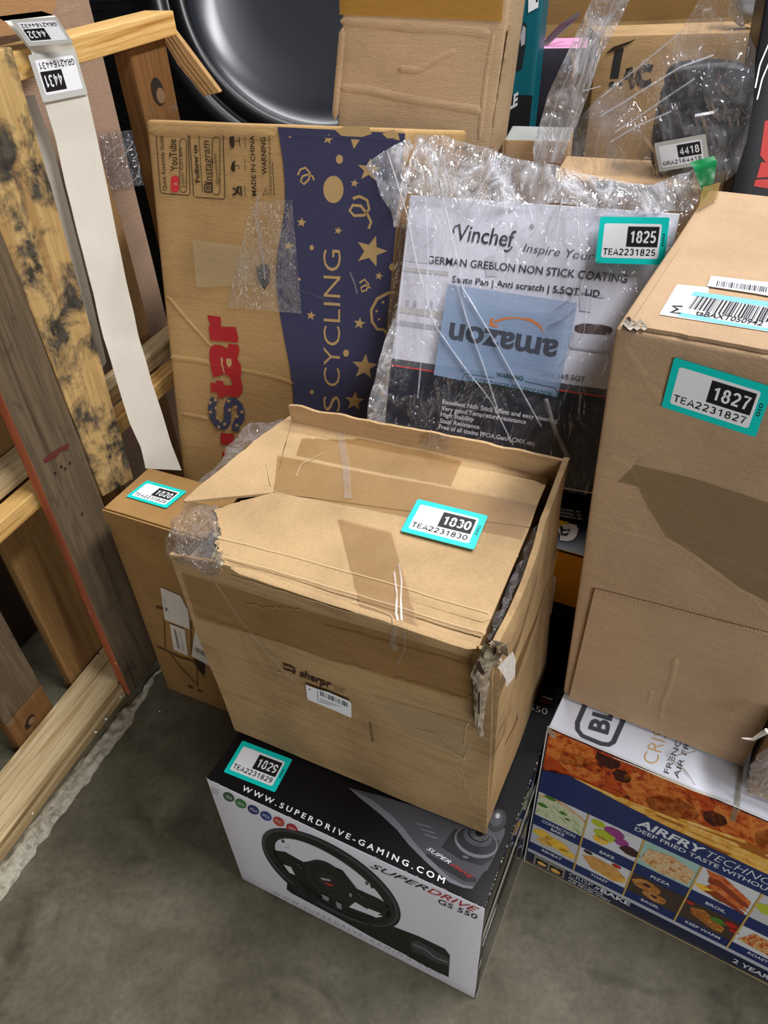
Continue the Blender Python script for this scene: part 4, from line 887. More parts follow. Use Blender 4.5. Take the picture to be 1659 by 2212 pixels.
# printed name, pressed folds
FD = SF.shift(0.0); FD2 = SF.shift(0.0012)
BR1 = ink('brown_print', (70, 44, 34), 0.6)
def c10(x, y): return (580 + x * 0.14467, 1380 + y * 0.14467)
ptext(mb, FD2, 'sherpr', c10(460, 560), c10(935, 735), c10(478, 470), BR1, layer=3, bold=0.03)
for dy in (0, 62):
    pline(mb, FD2, [c10(212, 372 + dy), c10(240, 395 + dy), c10(330, 420 + dy), c10(376, 450 + dy), c10(392, 500 + dy * 0.5)], 0.0042, BR1, 3)
ptext(mb, FD2, 'THIS IS A BOX', c10(965, 715), c10(1160, 780), c10(966, 690), BR1, layer=3); ptext(mb, FD2, 'SHIP BOX', c10(985, 765), c10(1125, 812), c10(988, 742), BR1, layer=3)
for pts, wd, h in (([(500, 1250), (640, 1290), (760, 1330), (900, 1378), (1030, 1412)], .010, .003), ([(560, 1295), (640, 1312), (720, 1325)], .008, .0018), ([(470, 1275), (520, 1350), (590, 1430), (640, 1480)], .006, .0014), ([(820, 1540), (900, 1570), (960, 1600), (1010, 1625), (1018, 1590)], .005, .002), ([(980, 1660), (1010, 1700), (1030, 1745)], .005, .0014), ([(540, 1620), (700, 1685), (860, 1745)], .005, .001), ([(440, 1400), (620, 1445), (800, 1495)], .006, .001)):
    crease(mb, FD, pts, wd, h, KBF, 0.0005)
SCP = ink('scuffed_paper', (206, 180, 140), 0.8); GRM_ = ink('grey_scuff', (118, 98, 70), 0.8); rj = random.Random(8)
def jag(pts, n, j):
    out = []
    for k in range(len(pts) - 1):
        for t in range(n): out.append((pts[k][0] + (pts[k + 1][0] - pts[k][0]) * t / n + rj.uniform(-j, j), pts[k][1] + (pts[k + 1][1] - pts[k][1]) * t / n + rj.uniform(-j, j)))
    return out + [pts[-1]]
for pts, wd, m_ in (([(536, 1302), (570, 1312), (612, 1310), (655, 1316)], .0022, SCP), ([(970, 1500), (1004, 1508), (1030, 1500)], .0016, SCP), ([(1012, 1560), (1002, 1610), (1010, 1625), (1004, 1640), (960, 1612), (940, 1585), (900, 1575)], .0018, SCP), ([(996, 1650), (1008, 1700), (1030, 1742)], .0012, SCP), ([(600, 1450), (606, 1453)], .002, SCP), ([(850, 1460), (920, 1478), (1010, 1510)], .0012, GRM_), ([(450, 1330), (560, 1372), (700, 1420), (800, 1445)], .0012, GRM_), ([(700, 1345), (860, 1392), (1000, 1432)], .0016, GRM_), ([(560, 1640), (700, 1690)], .0010, GRM_), ([(800, 1560), (806, 1600)], .003, GRM_), ([(640, 1380), (760, 1420)], .0010, SCP), ([(500, 1240), (640, 1284), (800, 1334), (1000, 1392)], .0018, SCP)):
    pline(mb, FD2, jag(pts, 6, 2.2), wd, m_, 3)
mb.build('body', sh)
# top flap with its torn left side
LZ = sz + 0.4175
def lz(x, y, dz=0.0): return atz(x, y, LZ + dz)
def ld(p, q, t): return p + UP * (0.0022 * noise.noise(p * 9) + 0.0007 * noise.noise(p * 26))
mb = MB()
fl_ = [lz(485, 1220, -0.004), lz(470, 1190), lz(477, 1150), lz(464, 1102), lz(530, 1080), lz(588, 1064)]
mb.slab(loft(fl_, [lz(1034, 1397, -0.004), lz(1080, 1290), lz(1143, 1142)], 44, 60, 0.0015, ld), KB, UP, 0.004, True)
mb.slab(loft([lz(590, 1062), lz(606, 1000), lz(634, 897, 0.004)], [lz(1144, 1140), lz(1163, 1085), lz(1187, 1029, -0.002)], 24, 60, 0.0006, ld), KB, UP, 0.004, True)
mb.slab(loft([lz(520, 1072, 0.004), lz(393, 1085, 0.010), lz(432, 1050, 0.008), lz(470, 1019, 0.006), lz(550, 950, 0.004), lz(630, 897, 0.004)], [lz(590, 1063), lz(592, 1050), lz(596, 1036), lz(602, 1015), lz(612, 970), lz(634, 899, 0.004)], 40, 16, 0.0008, ld), KB, UP, 0.004, True)
LFa = Face(lz(485, 1218), su, sn)
def ldf(a, b):
    p = LFa.o + LFa.u * a + LFa.v * b; return 0.0022 * noise.noise(p * 9) + 0.0007 * noise.noise(p * 26)
LFa.disp = ldf
for pts, wd, h in (([(466, 1168), (640, 1210), (800, 1255), (950, 1300), (1062, 1332)], .011, .0026), ([(480, 1195), (640, 1240), (800, 1290), (1000, 1350), (1050, 1365)], .008, .002), ([(592, 1064), (720, 1098), (850, 1130), (1000, 1170), (1120, 1200)], .008, .0022), ([(500, 1225), (700, 1290), (900, 1355), (1030, 1398)], .006, .003), ([(640, 930), (760, 950), (900, 985), (1050, 1018), (1170, 1045)], .008, .002), ([(580, 1060), (590, 1010), (583, 1000)], .004, .001)):
    crease(mb, LFa, pts, wd, h, KB, 0.0004)
for pts, wd in (([(470, 1160), (640, 1205), (800, 1248), (950, 1296), (1058, 1326)], .0014), ([(484, 1203), (640, 1246), (800, 1294), (1000, 1354), (1046, 1368)], .0012), ([(575, 1000), (586, 1050)], .0012), ([(700, 980), (650, 1005), (640, 1030)], .0012), ([(760, 1300), (800, 1312), (846, 1330), (850, 1345)], .0012)):
    pline(mb, LFa.shift(0.0012), jag(pts, 6, 0.8), wd, SCP, 3)
mb.build('top_flap', sh)
# torn paper at the corners
rnd = random.Random(3)
def scrap(mb, c, r, n, m=TEAR):
    pts = [c] + [c + V((rnd.uniform(-1, 1) * r, rnd.uniform(-1, 1) * r * 0.7, rnd.uniform(-0.4, 1) * r)) for _ in range(n)]
    mb.add(pts, [[0, i, i + 1] for i in range(1, n)], m)
mb = MB(); T_ = card('torn_inner_paper', (206, 186, 152), 0.1)
edge = [lz(485, 1219, -.002), lz(470, 1190), lz(477, 1150), lz(464, 1102), lz(500, 1090)]
def fray(p, q, t): return p + V((noise.noise(p * 170), noise.noise(p * 171 + V((3, 0, 0))), noise.noise(p * 169))) * (0.006 * q + 0.002)
mb.grid(loft(edge, [p + V((-0.006, 0.0, -0.006)) for p in edge], 60, 4, 0.002, fray), T_, True); mb.build('torn_edge', sh)
# crushed front right corner: a crumpled dirty column of torn board
mb = MB(); cr = [(1072, 1388), (1054, 1428), (1038, 1450), (1040, 1480), (1037, 1520), (1035, 1560), (1040, 1590)]
rows = []
for j in range(60):
    t = j / 59; k = t * 6; i = min(5, int(k)); f_ = k - i
    x = cr[i][0] * (1 - f_) + cr[i + 1][0] * f_; y = cr[i][1] * (1 - f_) + cr[i + 1][1] * f_
    wpx = 22 * (1 - t) ** 0.9 + 5 + 4 * noise.noise(V((t * 14, 4, 0))); row = []
    for s_ in range(15):
        q = s_ / 14; p = atpl(x + (q - 0.5) * 2 * wpx, y, sBR - sn * (0.010 - 0.006 * t), sn - su * 0.5)
        nn = noise.noise(V((q * 5, t * 18, 1))); p = p - sn * (0.008 * math.sin(math.pi * q) * (1 - 0.7 * t) + 0.009 * nn * (1 - 0.7 * t)) + UP * 0.004 * noise.noise(V((q * 7, t * 22, 9)))
        row.append(p)
    rows.append(row)
mb.grid(rows, TEAR, True)
hole = ink('painted_hole_dark', (52, 36, 24))  # holes are flat dark shapes, their inner shade painted on
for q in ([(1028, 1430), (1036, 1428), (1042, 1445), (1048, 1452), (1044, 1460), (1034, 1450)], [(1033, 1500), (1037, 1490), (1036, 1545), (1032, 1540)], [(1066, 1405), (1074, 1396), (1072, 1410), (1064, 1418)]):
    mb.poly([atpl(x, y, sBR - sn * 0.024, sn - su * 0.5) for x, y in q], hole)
mb.build('torn_corner', sh)
for (x, y) in ((1076, 1396), (1082, 1410), (1060, 1408), (1072, 1428)):
    mb = MB(); scrap(mb, atpl(x, y, sBR - sn * 0.014, sn - su * 0.5), 0.010, 7); mb.build('torn_paper', sh)
# tapes
TG = tape_m('golden_packing_tape', (150, 106, 44), 0.40, 0.4); TGd = TG
def tp(F, quads, m, name, n=14, layer=3, lab=None):
    mb = MB()
    for q in quads: pgrid(mb, F, q, m, layer, n)
    return tag(mb.build(name, sh), lab)
LF0 = LFa.shift(0.0004)
tp(LF0, [[(600, 985), (1162, 1091), (1128, 1166), (592, 1060)]], TG, 'packing_tape')
tp(LF0, [[(660, 925), (998, 996), (975, 1051), (640, 985)]], TG, 'packing_tape', layer=5)
tp(LF0, [[(730, 1122), (846, 1152), (905, 1355), (780, 1312)]], TG, 'packing_tape', layer=5)
SF1 = SF.shift(0.0022)
tp(SF1, [[(392, 1238), (1020, 1425), (1024, 1520), (425, 1335)]], TGd, 'packing_tape', 18)
CLT = tape_m('clear_wrinkled_tape', (196, 176, 140), 0.30, 0.15)
tp(SF1, [[(800, 1500), (1010, 1560), (1018, 1640), (880, 1590)]], CLT, 'clear_tape', 10, 4)
RF = Face(SL(SW + 0.012, 0.0, 0), sn, UP)
for q in ([(1196, 1222), (1206, 1180), (1160, 1330), (1130, 1410)], [(1150, 1345), (1165, 1320), (1112, 1470), (1110, 1440)], [(1112, 1558), (1116, 1530), (1118, 1552), (1088, 1612), (1090, 1604)]):
    mb = MB(); ppol(mb, RF, q, ink('brown_tape', (110, 80, 44), 0.25), 2); mb.build('packing_tape', sh)
mb = MB(); ppol(mb, RF, [(1072, 1440), (1105, 1406), (1112, 1425), (1110, 1460), (1092, 1484), (1090, 1466), (1080, 1450)], speckle('torn_label_paper', [(150, 116, 76), (212, 206, 200), (226, 222, 218)], 260, 0.6), 3)
tag(mb.build('label_remnant', sh), 'torn white label remnant')
sticker(sh, Face(LFa.o + LFa.n * 0.0034, LFa.u, LFa.v), (902.6, 1078.3), (1054.5, 1114.9), (865.2, 1147.6), '1830', 'TEA2231830', TEAL, 'DIG')
# small shipping label on the front
SLf = Face(SF.o + SF.n * 0.0045, SF.u, SF.v); mb = MB()
def s10(pts): return [c10(*p) for p in pts]
ppol(mb, SLf, s10([(560, 676), (745, 745), (900, 790), (1215, 925), (1240, 960), (1244, 1160), (1225, 1168), (980, 1058), (600, 905), (580, 870)]), WHT, 1)
o = SLf.px(*c10(778, 838)); e = SLf.px(*c10(1190, 1015)); u_ = SLf.px(*c10(775, 770)); barcode(mb, SLf, o, (e[0] - o[0], e[1] - o[1]), (u_[0] - o[0], u_[1] - o[1]), BLK, 26, 9, 2)
pline(mb, SLf, s10([(735, 762), (748, 935)]), 0.0008, BLK, 2)
for k in range(4): pline(mb, SLf, s10([(770, 880 + 18 * k), (1080 - 60 * k, 1005 + 0 * k - 10 * k)]), 0.0006, INK2, 2)
ppol(mb, SLf, s10([(605, 740), (640, 738), (612, 760)]), BLK, 2)
mb.build('shipping_label', sh)
# bubble wrap pushing out at the torn left corner, at the back left and in the open right side
BUB = film('bubble_wrap', (0.90, 0.88, 0.86), 0.08, 0.06, 26, 1.0, 0.08, (0.72, 0.70, 0.70), 0.5)
mb = MB()
def dp(x, y, n_): return atpl(x, y, SL(0, n_, 0), -sn)
Lb = [dp(x, y, n_) for x, y, n_ in ((470, 1090, .09), (405, 1088, .085), (374, 1120, .06), (362, 1160, .035), (365, 1195, .012), (398, 1222, -.003), (440, 1240, -.006), (464, 1250, -.006))]
Rb = [dp(x, y, n_) for x, y, n_ in ((478, 1100, .09), (478, 1112, .08), (478, 1135, .06), (478, 1160, .04), (478, 1185, .02), (478, 1208, .0), (476, 1225, -.005), (468, 1244, -.006))]
def bb(p, q, t):
    return p + (-sn * 0.8 + UP * 0.5) * (0.016 * math.sin(math.pi * min(1, q * 0.9 + 0.1)) * math.sin(math.pi * t)) + V((noise.noise(p * 45), noise.noise(p * 46 + V((4, 0, 0))), noise.noise(p * 44))) * 0.005
mb.grid(loft(Lb, Rb, 40, 24, 0.001, bb), BUB, True)
Lb = [lz(x, y, d) for x, y, d in ((430, 1042, -.02), (485, 985, -.01), (508, 940, 0.0), (545, 915, .006), (600, 905, .004))]; Rb = [lz(x, y, -0.008) for x, y in ((440, 1052), (500, 1000), (540, 960), (575, 935), (620, 905))]
mb.grid(loft(Lb, Rb, 26, 8, 0.001, lambda p, q, t: p + V((noise.noise(p * 45), noise.noise(p * 46), noise.noise(p * 44))) * 0.006), BUB, True)
mb.build('bubble_wrap', sh)
mb = MB()
Lb = [lz(x, y, -0.012) for x, y in ((1050, 1378), (1085, 1290), (1118, 1220), (1150, 1150))]; Rb = [lz(x, y, -0.03) for x, y in ((1080, 1372), (1130, 1280), (1158, 1220), (1186, 1120))]
mb.grid(loft(Lb, Rb, 40, 14, 0.002, lambda p, q, t: p + UP * (0.018 * math.sin(math.pi * q) * (0.6 + noise.noise(p * 22))) + V((noise.noise(p * 40), noise.noise(p * 41), noise.noise(p * 39))) * 0.008), BUB, True)
mb.build('bubble_wrap', sh)
# stretch-film patch and painted white highlight streaks over the top edges
STK = streak('film_streak', 0.5); STK2 = streak('faint_film_streak', 0.16, 0.2)
mb = MB()
BW_ = Face(SL(0.2, 0.318, 0), su, UP)
pl = [BW_.W(x, y, 0.004) for x, y in ((912, 962), (916, 940), (930, 932))]; pr_ = [BW_.W(x, y, 0.004) for x, y in ((975, 975), (978, 955), (968, 940))]
mb.grid(loft(pl, pr_, 12, 14, 0.001, lambda p, q, t: p + V((noise.noise(p * 60), noise.noise(p * 61), noise.noise(p * 59))) * 0.004), BUB, True); mb.build('film_streak', sh)
for F_, q, wd in ((LFa, [(735, 930), (742, 985), (748, 1010), (752, 1080)], 8), (LFa, [(862, 1222), (868, 1260), (866, 1300), (868, 1345)], 2), (LFa, [(852, 1240), (858, 1290), (856, 1330), (860, 1345)], 2), (SF, [(858, 1345), (850, 1380), (858, 1400)], 6), (SF, [(470, 1255), (520, 1330), (570, 1395), (640, 1470)], 2), (SF, [(874, 1345), (878, 1395), (862, 1430)], 2)):
    mb = MB(); a = [F_.W(x - wd, y, 0.004) for x, y in q]; b = [F_.W(x + wd, y, 0.004) for x, y in q]
    mb.grid(loft(a, b, 14, 3, 0.0), STK2, True); mb.build('film_streak', sh)

# ------------------------------------------------------------------ low brown carton between the rack and the middle carton
yaw = -0.4587; ku = V((math.cos(yaw), math.sin(yaw), 0)); kn_ = V((-math.sin(yaw), math.cos(yaw), 0)); ko = V((-0.5331, 1.0992, 0.0)); KW, KD, KH = 0.362, 0.1419, 0.5566
KG = card('golden_kraft_board', (164, 126, 76), 0.08); KF = Face(ko, ku, UP); KT = Face(ko + UP * KH, ku, kn_)
ch = thing('golden_brown_carton', ko + ku * 0.22 + kn_ * 0.07, 'golden brown carton standing between the rack plank and the battered carton', 'box')
mb = MB(); mb.rbox(corners(KF, KW, KH - 0.003, KD), KG, 0.006, (16, 16, 6), 0.0012, 6, 21)
BRP = ink('dull_brown_print', (98, 68, 32), 0.7)
def c6(x, y): return (340 + x * 0.16878, 1230 + y * 0.16878)
KF0 = KF.shift(0.0012)
for q, wd in (([(-12, 480), (70, 500)], .008), ([(85, 520), (105, 1020)], .003), ([(0, 985), (60, 1010), (190, 1075), (300, 1125), (450, 1170)], .006), ([(170, 1080), (300, 1250), (410, 1370), (500, 1460)], .003), ([(455, 1170), (510, 1250), (600, 1380)], .004), ([(510, 1260), (515, 1500)], .003), ([(395, 1490), (460, 1520)], .010), ([(520, 1540), (580, 1570)], .006), ([(760, 1460), (830, 1500)], .005), ([(430, 660), (440, 1090)], .004)):
    pline(mb, KF0, [c6(*p) for p in q], wd, BRP, 1)
ppol(mb, KF0, [c6(*p) for p in [(455, 1135), (615, 1205), (610, 1350), (560, 1310)]], ink('dark_olive_print', (48, 40, 20), 0.7), 1)
mb.build('body', ch)
mb = MB(); R = [[KT.P(a, b, 0.0005 + 0.0008 * noise.noise(V((a * 8, b * 8, 0)))) for a in [0.004 + (KW - 0.008) * i / 24 for i in range(25)]] for b in [0.004 + (KD - 0.008) * j / 8 for j in range(9)]]
mb.slab(R, KG, UP, 0.0035, True)
F_ = [[KF.P(a, b, 0.0015 + 0.001 * noise.noise(V((a * 9, b * 9, 1)))) for a in [0.002 + (KW - 0.004) * i / 24 for i in range(25)]] for b in (KH - 0.034, KH - 0.02, KH - 0.006, KH - 0.0015)]
mb.slab(F_, KG, KF.n, 0.003, True)
tag(mb.build('top_flap', ch), 'folded top flap')
sticker(ch, KT.shift(0.0014), (318, 1038), (404, 1062), (272, 1073), '1828', 'TEA2231828', TEAL, None)
GYW = ink('grey_white_label', (222, 212, 200), 0.5); KL = KF.shift(0.0018)
mb = MB(); ppol(mb, KL, [c6(*p) for p in [(40, 222), (300, 335), (330, 400), (395, 520), (418, 765), (95, 640)]], GYW, 1)
ptext(mb, KL, 'X', c6(150, 540), c6(130, 480), c6(110, 535), BLK, layer=3, bold=0.02); pline(mb, KL, [c6(85, 360), c6(115, 460)], 0.001, INK2, 3); mb.build('label', ch)
mb = MB(); ppol(mb, KL, [c6(*p) for p in [(160, 690), (352, 765), (395, 1105), (210, 1025)]], GYW, 2)
for k, (a, b) in enumerate((((225, 760), (275, 1010)), ((290, 790), (345, 1040)), ((250, 800), (300, 1030)))): pline(mb, KL, [c6(*a), c6(*b)], 0.003 if k == 0 else 0.0012, INK2, 3)
mb.build('label', ch)
mb = MB(); ppol(mb, KL, [c6(*p) for p in [(490, 735), (440, 1105), (730, 1265), (780, 900)]], GYW, 2)
o = KL.px(*c6(480, 1040)); e = KL.px(*c6(640, 1125)); u_ = KL.px(*c6(487, 985)); barcode(mb, KL, o, (e[0] - o[0], e[1] - o[1]), (u_[0] - o[0], u_[1] - o[1]), BLK, 16, 2, 3); mb.build('label', ch)

# ------------------------------------------------------------------ black and yellow tool carton behind the middle carton
YEL = ink('yellow_print', (226, 160, 20), 0.4); NVB = ink('tool_navy_print', (24, 30, 42), 0.4); BRT = ink('bright_yellow_print', (240, 196, 20), 0.4)
cu, cn = gu, gn; CZ = 0.588
cq = go + gn * (GD + 0.09); co_ = atpl(1224, 1188, cq, gn); co_.z = 0
cL = co_ - cu * 0.42; CFt = Face(cL, cu, UP); CTp = Face(cL + UP * CZ, cu, cn); CWd = 0.462
ct = thing('tool_carton', cL + cu * 0.23 + cn * 0.15, 'black and yellow tool carton in the gap behind the battered carton', 'box')
mb = MB(); mb.rbox(corners(CFt, CWd, CZ, 0.30), NVB, 0.003, (8, 10, 8), 0.0004, 5, 3)
yb = CFt.px(1190, 1296)[1]
rect(mb, CFt, 0.003, yb, CWd - 0.003, CZ - 0.004, YEL, 1)
rect(mb, CTp, 0.003, 0.078, CWd - 0.003, 0.297, ink('tool_black_print', (10, 10, 12), 0.4), 1)
def cc(x, y): return (1120 + x * 0.1989, 960 + y * 0.1989)
pline(mb, CTp, [cc(*p) for p in [(478, 905), (560, 893), (600, 898), (608, 925), (585, 990), (555, 1024), (520, 1030), (450, 1018)]], 0.013, WHT, 3)
pline(mb, CTp, [cc(480, 965), (cc(545, 950))], 0.006, WHT, 3)
ppol(mb, CTp, [cc(440, 825), cc(555, 852), cc(440, 900)], BRT, 2); ppol(mb, CTp, [cc(430, 940), cc(450, 880), cc(458, 1000)], WHT, 2)
for k, s in enumerate(('16" CORDLESS', '16" TRONCON', '16" MOTOSIER')): ptext(mb, CTp, s, cc(690 - 12 * k, 806 - 38 * k), cc(380 - 12 * k, 755 - 38 * k), cc(688 - 12 * k, 828 - 38 * k), WHT, layer=3, bold=0.01)
ptext(mb, CFt, '40V-LI', c9(1385, 590), c9(1335, 780), c9(1330, 580), ink('orange_print', (206, 120, 30)), layer=2, bold=0.02)
mb.build('body', ct)
mb = MB(); CF2 = CFt.shift(0.0006); ppol(mb, CF2, [cc(385, 1430), cc(415, 1440), cc(360, 1840), cc(310, 1825)], WHT, 2); mb.build('label', ct)
mb = MB(); ed = [CTp.P(t, 0.0, 0.0006) for t in [CWd * i / 20 for i in range(21)]]; mb.tube(ed, 0.0013, ink('worn_gold_edge', (170, 130, 50)), 5); mb.build('worn_edge', ct)

# ------------------------------------------------------------------ big cycling-toy carton
CYK = card('amber_kraft_board', (184, 148, 98), 0.08); CYB = ink('violet_blue_print', (66, 66, 96), 0.5, 0.35); CYG = ink('kraft_print_gap', (198, 164, 112), 0.6)
yu, yw = ax2(-0.384, 0.234); YF = Face(V((-0.506, 1.3, 0)), yu, yw)
cy = thing('cycling_toy_carton', YF.P(0.24, 0.1) - V((0, 0, 0.09)), 'large tan and dark blue carton printed with stars, leaning back behind the battered carton', 'box')
def YP(a, b): return YF.P(a, b)
q = [[(0.012, 0.1), (-0.003, 1.150)], [(0.455, 0.1), (0.513, 1.157)]]
C = [[[YP(*q[i][j]) - YF.n * (0.40 * k) for k in (0, 1)] for j in (0, 1)] for i in (0, 1)]
def ydisp(p, t): return p
mb = MB(); mb.rbox(C, CYK, 0.008, (20, 26, 10), 0.0012, 5, 31)
YS = YF.shift(0.0012)
wave = [(598, 262), (600, 276), (606, 310), (612, 350), (616, 400), (616, 450), (608, 500), (598, 560), (596, 600), (600, 650), (612, 720), (626, 790), (634, 850), (636, 900), (636, 960), (640, 1010)]
Rp_ = [YS.P(0.510, 1.152), YS.P(0.509, 1.12)] + [YS.P(0.458 + (0.513 - 0.458) * (b - 0.1) / 1.05 - 0.003, b) for b in [1.06 - 0.07 * k for k in range(10)]]
Lw = [YS.W(*p) for p in wave]
rows = []
for j in range(60):
    t = j / 59; b = 1.1495 - t * 0.80
    # left edge from the printed wave at this height
    la = None
    for i in range(len(wave) - 1):
        a1, b1 = YS.px(*wave[i]); a2, b2 = YS.px(*wave[i + 1])
        if b1 >= b >= b2: la = a1 + (a2 - a1) * (b1 - b) / max(1e-9, b1 - b2)
    if la is None: la = YS.px(*wave[-1])[0] if b < 0.8 else YS.px(*wave[0])[0]
    ra = 0.455 + (0.513 - 0.455) * (b - 0.1) / 1.05 - 0.002
    rows.append([YS.P(la + (ra - la) * i / 12, b, OFF0) for i in range(13)])
mb.grid(rows[::-1], CYB, True)
SC = 560 / 1588
def cyp(x, y): return (300 + x * SC, 240 + y * SC)
def cy8(pts): return [cyp(*p) for p in pts]
# stars, dots, streamers
for (x, y, r, rot) in ((998, 682, 32, 0.1), (918, 825, 30, 0.15), (1322, 442, 27, 0.2), (1222, 732, 26, 0.3), (1472, 1010, 27, 0.2), (1056, 1252, 30, 0.2), (1352, 1300, 38, 0.15), (1424, 858, 100, 0.3), (1384, 1566, 82, 0.1), (1322, 1776, 62, 0.1), (1412, 360, 74, 0.1), (1160, 172, 34, 0.2)):
    ppol(mb, YS, cy8(star(x, y, r, rot)), CYG, 2)
ppol(mb, YS, cy8([(1205, 118), (1262, 92), (1410, 92), (1428, 140), (1364, 160), (1318, 232), (1296, 160), (1240, 150)]), CYG, 2); ppol(mb, YS, cy8([(1490, 140), (1560, 112), (1590, 140), (1600, 178), (1540, 180)]), CYG, 2)
for (x, y, rx, ry) in ((1193, 480, 62, 84), (1230, 295, 22, 28), (1270, 1482, 18, 22), (1060, 836, 13, 16), (928, 156, 9, 9), (1555, 955, 20, 24), (1061, 1720, 12, 13), (985, 1030, 8, 9)): ppol(mb, YS, cy8(circ(x, y, rx, ry)), CYG, 2)
pline(mb, YS, cy8([(974, 392), (990, 358), (1022, 346), (1050, 380), (1042, 420), (1012, 448), (992, 430), (1004, 398), (1040, 388), (1066, 400), (1074, 424)]), 0.0036, CYG, 2)
pline(mb, YS, cy8([(1312, 536), (1352, 522), (1400, 545), (1412, 600), (1380, 638), (1320, 640), (1292, 610), (1312, 576), (1360, 580), (1400, 630), (1424, 680), (1408, 720)]), 0.0050, CYG, 2)
pline(mb, YS, cy8([(1352, 1052), (1384, 1030), (1408, 1060), (1396, 1096), (1366, 1106), (1362, 1080), (1392, 1064), (1420, 1084)]), 0.0034, CYG, 2)
pline(mb, YS, cy8([(1590, 1110), (1530, 1112), (1460, 1150), (1424, 1220), (1430, 1290), (1462, 1336), (1500, 1338), (1530, 1376), (1590, 1380)]), 0.0056, CYG, 2)
for (x, y) in ((1497, 1170), (1546, 1156), (1458, 1224), (1472, 1274)): ppol(mb, YS, cy8(circ(x, y, 8, 8, 0, 12)), CYG, 3)
ptext(mb, YS, 'CYCLING', cyp(1232, 1690), cyp(1238, 850), cyp(1134, 1680), CYG, layer=3, bold=-0.006); ptext(mb, YS, "'S", cyp(1236, 1885), cyp(1232, 1745), cyp(1136, 1880), CYG, layer=3, bold=-0.006)
# red and starry wordmark, running up
REDL = ink('scarlet_print', (176, 36, 42), 0.5)
def c13(x, y): return (420 + x * 0.14458, 680 + y * 0.14458)
def y13(pts): return [c13(*p) for p in pts]
ppol(mb, YS, y13([(195, 5), (395, 30), (405, 180), (620, 180), (660, 350), (655, 415), (240, 380), (215, 180), (240, 165)]), REDL, 2)
ppol(mb, YS, y13([(225, 560), (245, 480), (310, 445), (400, 455), (500, 505), (512, 432), (660, 448), (678, 540), (645, 660), (700, 760), (706, 880), (690, 940), (560, 980), (520, 920), (450, 880), (370, 915), (285, 930), (250, 800), (235, 700)]), REDL, 2)
ppol(mb, YS, y13([(240, 1010), (325, 1020), (330, 975), (430, 990), (440, 1050), (570, 1055), (555, 970), (692, 930), (725, 1080), (715, 1180), (650, 1230), (560, 1225), (480, 1205), (440, 1240), (355, 1240), (350, 1165), (250, 1145)]), REDL, 2)
for q in ([(395, 640), (430, 640), (425, 720), (460, 880), (440, 860), (405, 740)], [(480, 650), (550, 655), (565, 740), (525, 790), (485, 740)]): ppol(mb, YS, y13(q), CYG, 3)
pline(mb, YS, y13([(310, 1255), (265, 1330), (262, 1430), (290, 1560), (360, 1660), (430, 1665), (490, 1600), (500, 1480), (500, 1380), (530, 1295), (600, 1290), (670, 1350), (700, 1450), (700, 1540), (650, 1600), (622, 1660), (620, 1740)]), 0.0175, CYB, 2)
ppol(mb, YS, y13([(395, 1760), (590, 1775), (600, 1940), (400, 1930)]), REDL, 2); ppol(mb, YS, y13([(420, 2040), (490, 2040), (480, 2110), (425, 2110)]), REDL, 2)
for (x, y) in ((320, 1270), (240, 1310), (330, 1390), (245, 1450), (350, 1535), (455, 1630), (370, 1675), (515, 1285), (620, 1375), (715, 1450), (530, 1420), (640, 1515), (640, 1650)): ppol(mb, YS, [c13(*p) for p in star(x, y, 36, 0.2)], CYG, 4)
DKB = ink('dark_brown_print', (48, 34, 20), 0.6)
for (x0, y0, x1, y1) in ((118, 148, 312, 505), (322, 148, 526, 528)):
    sk = (y1 - y0) * 0.05
    pline(mb, YS, cy8([(x0 - 10, y0), (x0 + 16, y1 - 8), (x0 + 30, y1), (x1 - 8, y1 + 12), (x1 + 4, y1), (x1 - 8, y0)]), 0.0016, DKB, 2)
ptext(mb, YS, 'Quick Assembly Guide', cyp(172, 486), cyp(150, 150), cyp(150, 487), DKB, layer=2, bold=0.01)
ptext(mb, YS, 'YouTube', cyp(240, 366), cyp(228, 172), cyp(196, 368), DKB, layer=2, bold=0.01)
ppol(mb, YS, cy8(rrect(198, 396, 246, 498, 16)), ink('video_red', (206, 48, 58)), 2); ppol(mb, YS, cy8([(212, 446), (234, 436), (236, 456)]), CYK, 3)
pline(mb, YS, cy8(rrect(252, 170, 294, 498, 20)), 0.0014, DKB, 2, True); ptext(mb, YS, "Joyster Kid's Bike", cyp(282, 470), cyp(266, 220), cyp(262, 472), DKB, layer=2)
ptext(mb, YS, 'Follow us', cyp(374, 436), cyp(356, 206), cyp(350, 438), DKB, layer=2, bold=0.03); pline(mb, YS, cy8([(370, 150), (392, 500)]), 0.0012, DKB, 2)
ptext(mb, YS, 'Instagram', cyp(452, 444), cyp(432, 180), cyp(406, 446), DKB, layer=2, bold=0.0, shear=0.2)
pline(mb, YS, cy8(rrect(406, 446, 448, 496, 10)), 0.0024, DKB, 2, True); pline(mb, YS, cy8(circ(427, 470, 9, 11)), 0.002, DKB, 2, True)
pline(mb, YS, cy8(rrect(452, 160, 498, 512, 20)), 0.0014, DKB, 2, True); ptext(mb, YS, '@joystarbike', cyp(492, 446), cyp(476, 260), cyp(474, 448), DKB, layer=2)
ptext(mb, YS, 'MADE IN CHINA', cyp(722, 520), cyp(708, 148), cyp(696, 520), DKB, layer=2, bold=0.012)
ptext(mb, YS, 'WARNING:', cyp(786, 388), cyp(776, 148), cyp(758, 388), DKB, layer=2, bold=0.016); ptext(mb, YS, 'CHOKING HAZARD-Small parts', cyp(818, 520), cyp(806, 150), cyp(804, 520), DKB, layer=2)
pline(mb, YS, cy8([(762, 516), (794, 508), (776, 478)]), 0.0016, DKB, 2, True); pline(mb, YS, cy8([(832, 520), (820, 310)]), 0.0012, DKB, 2)
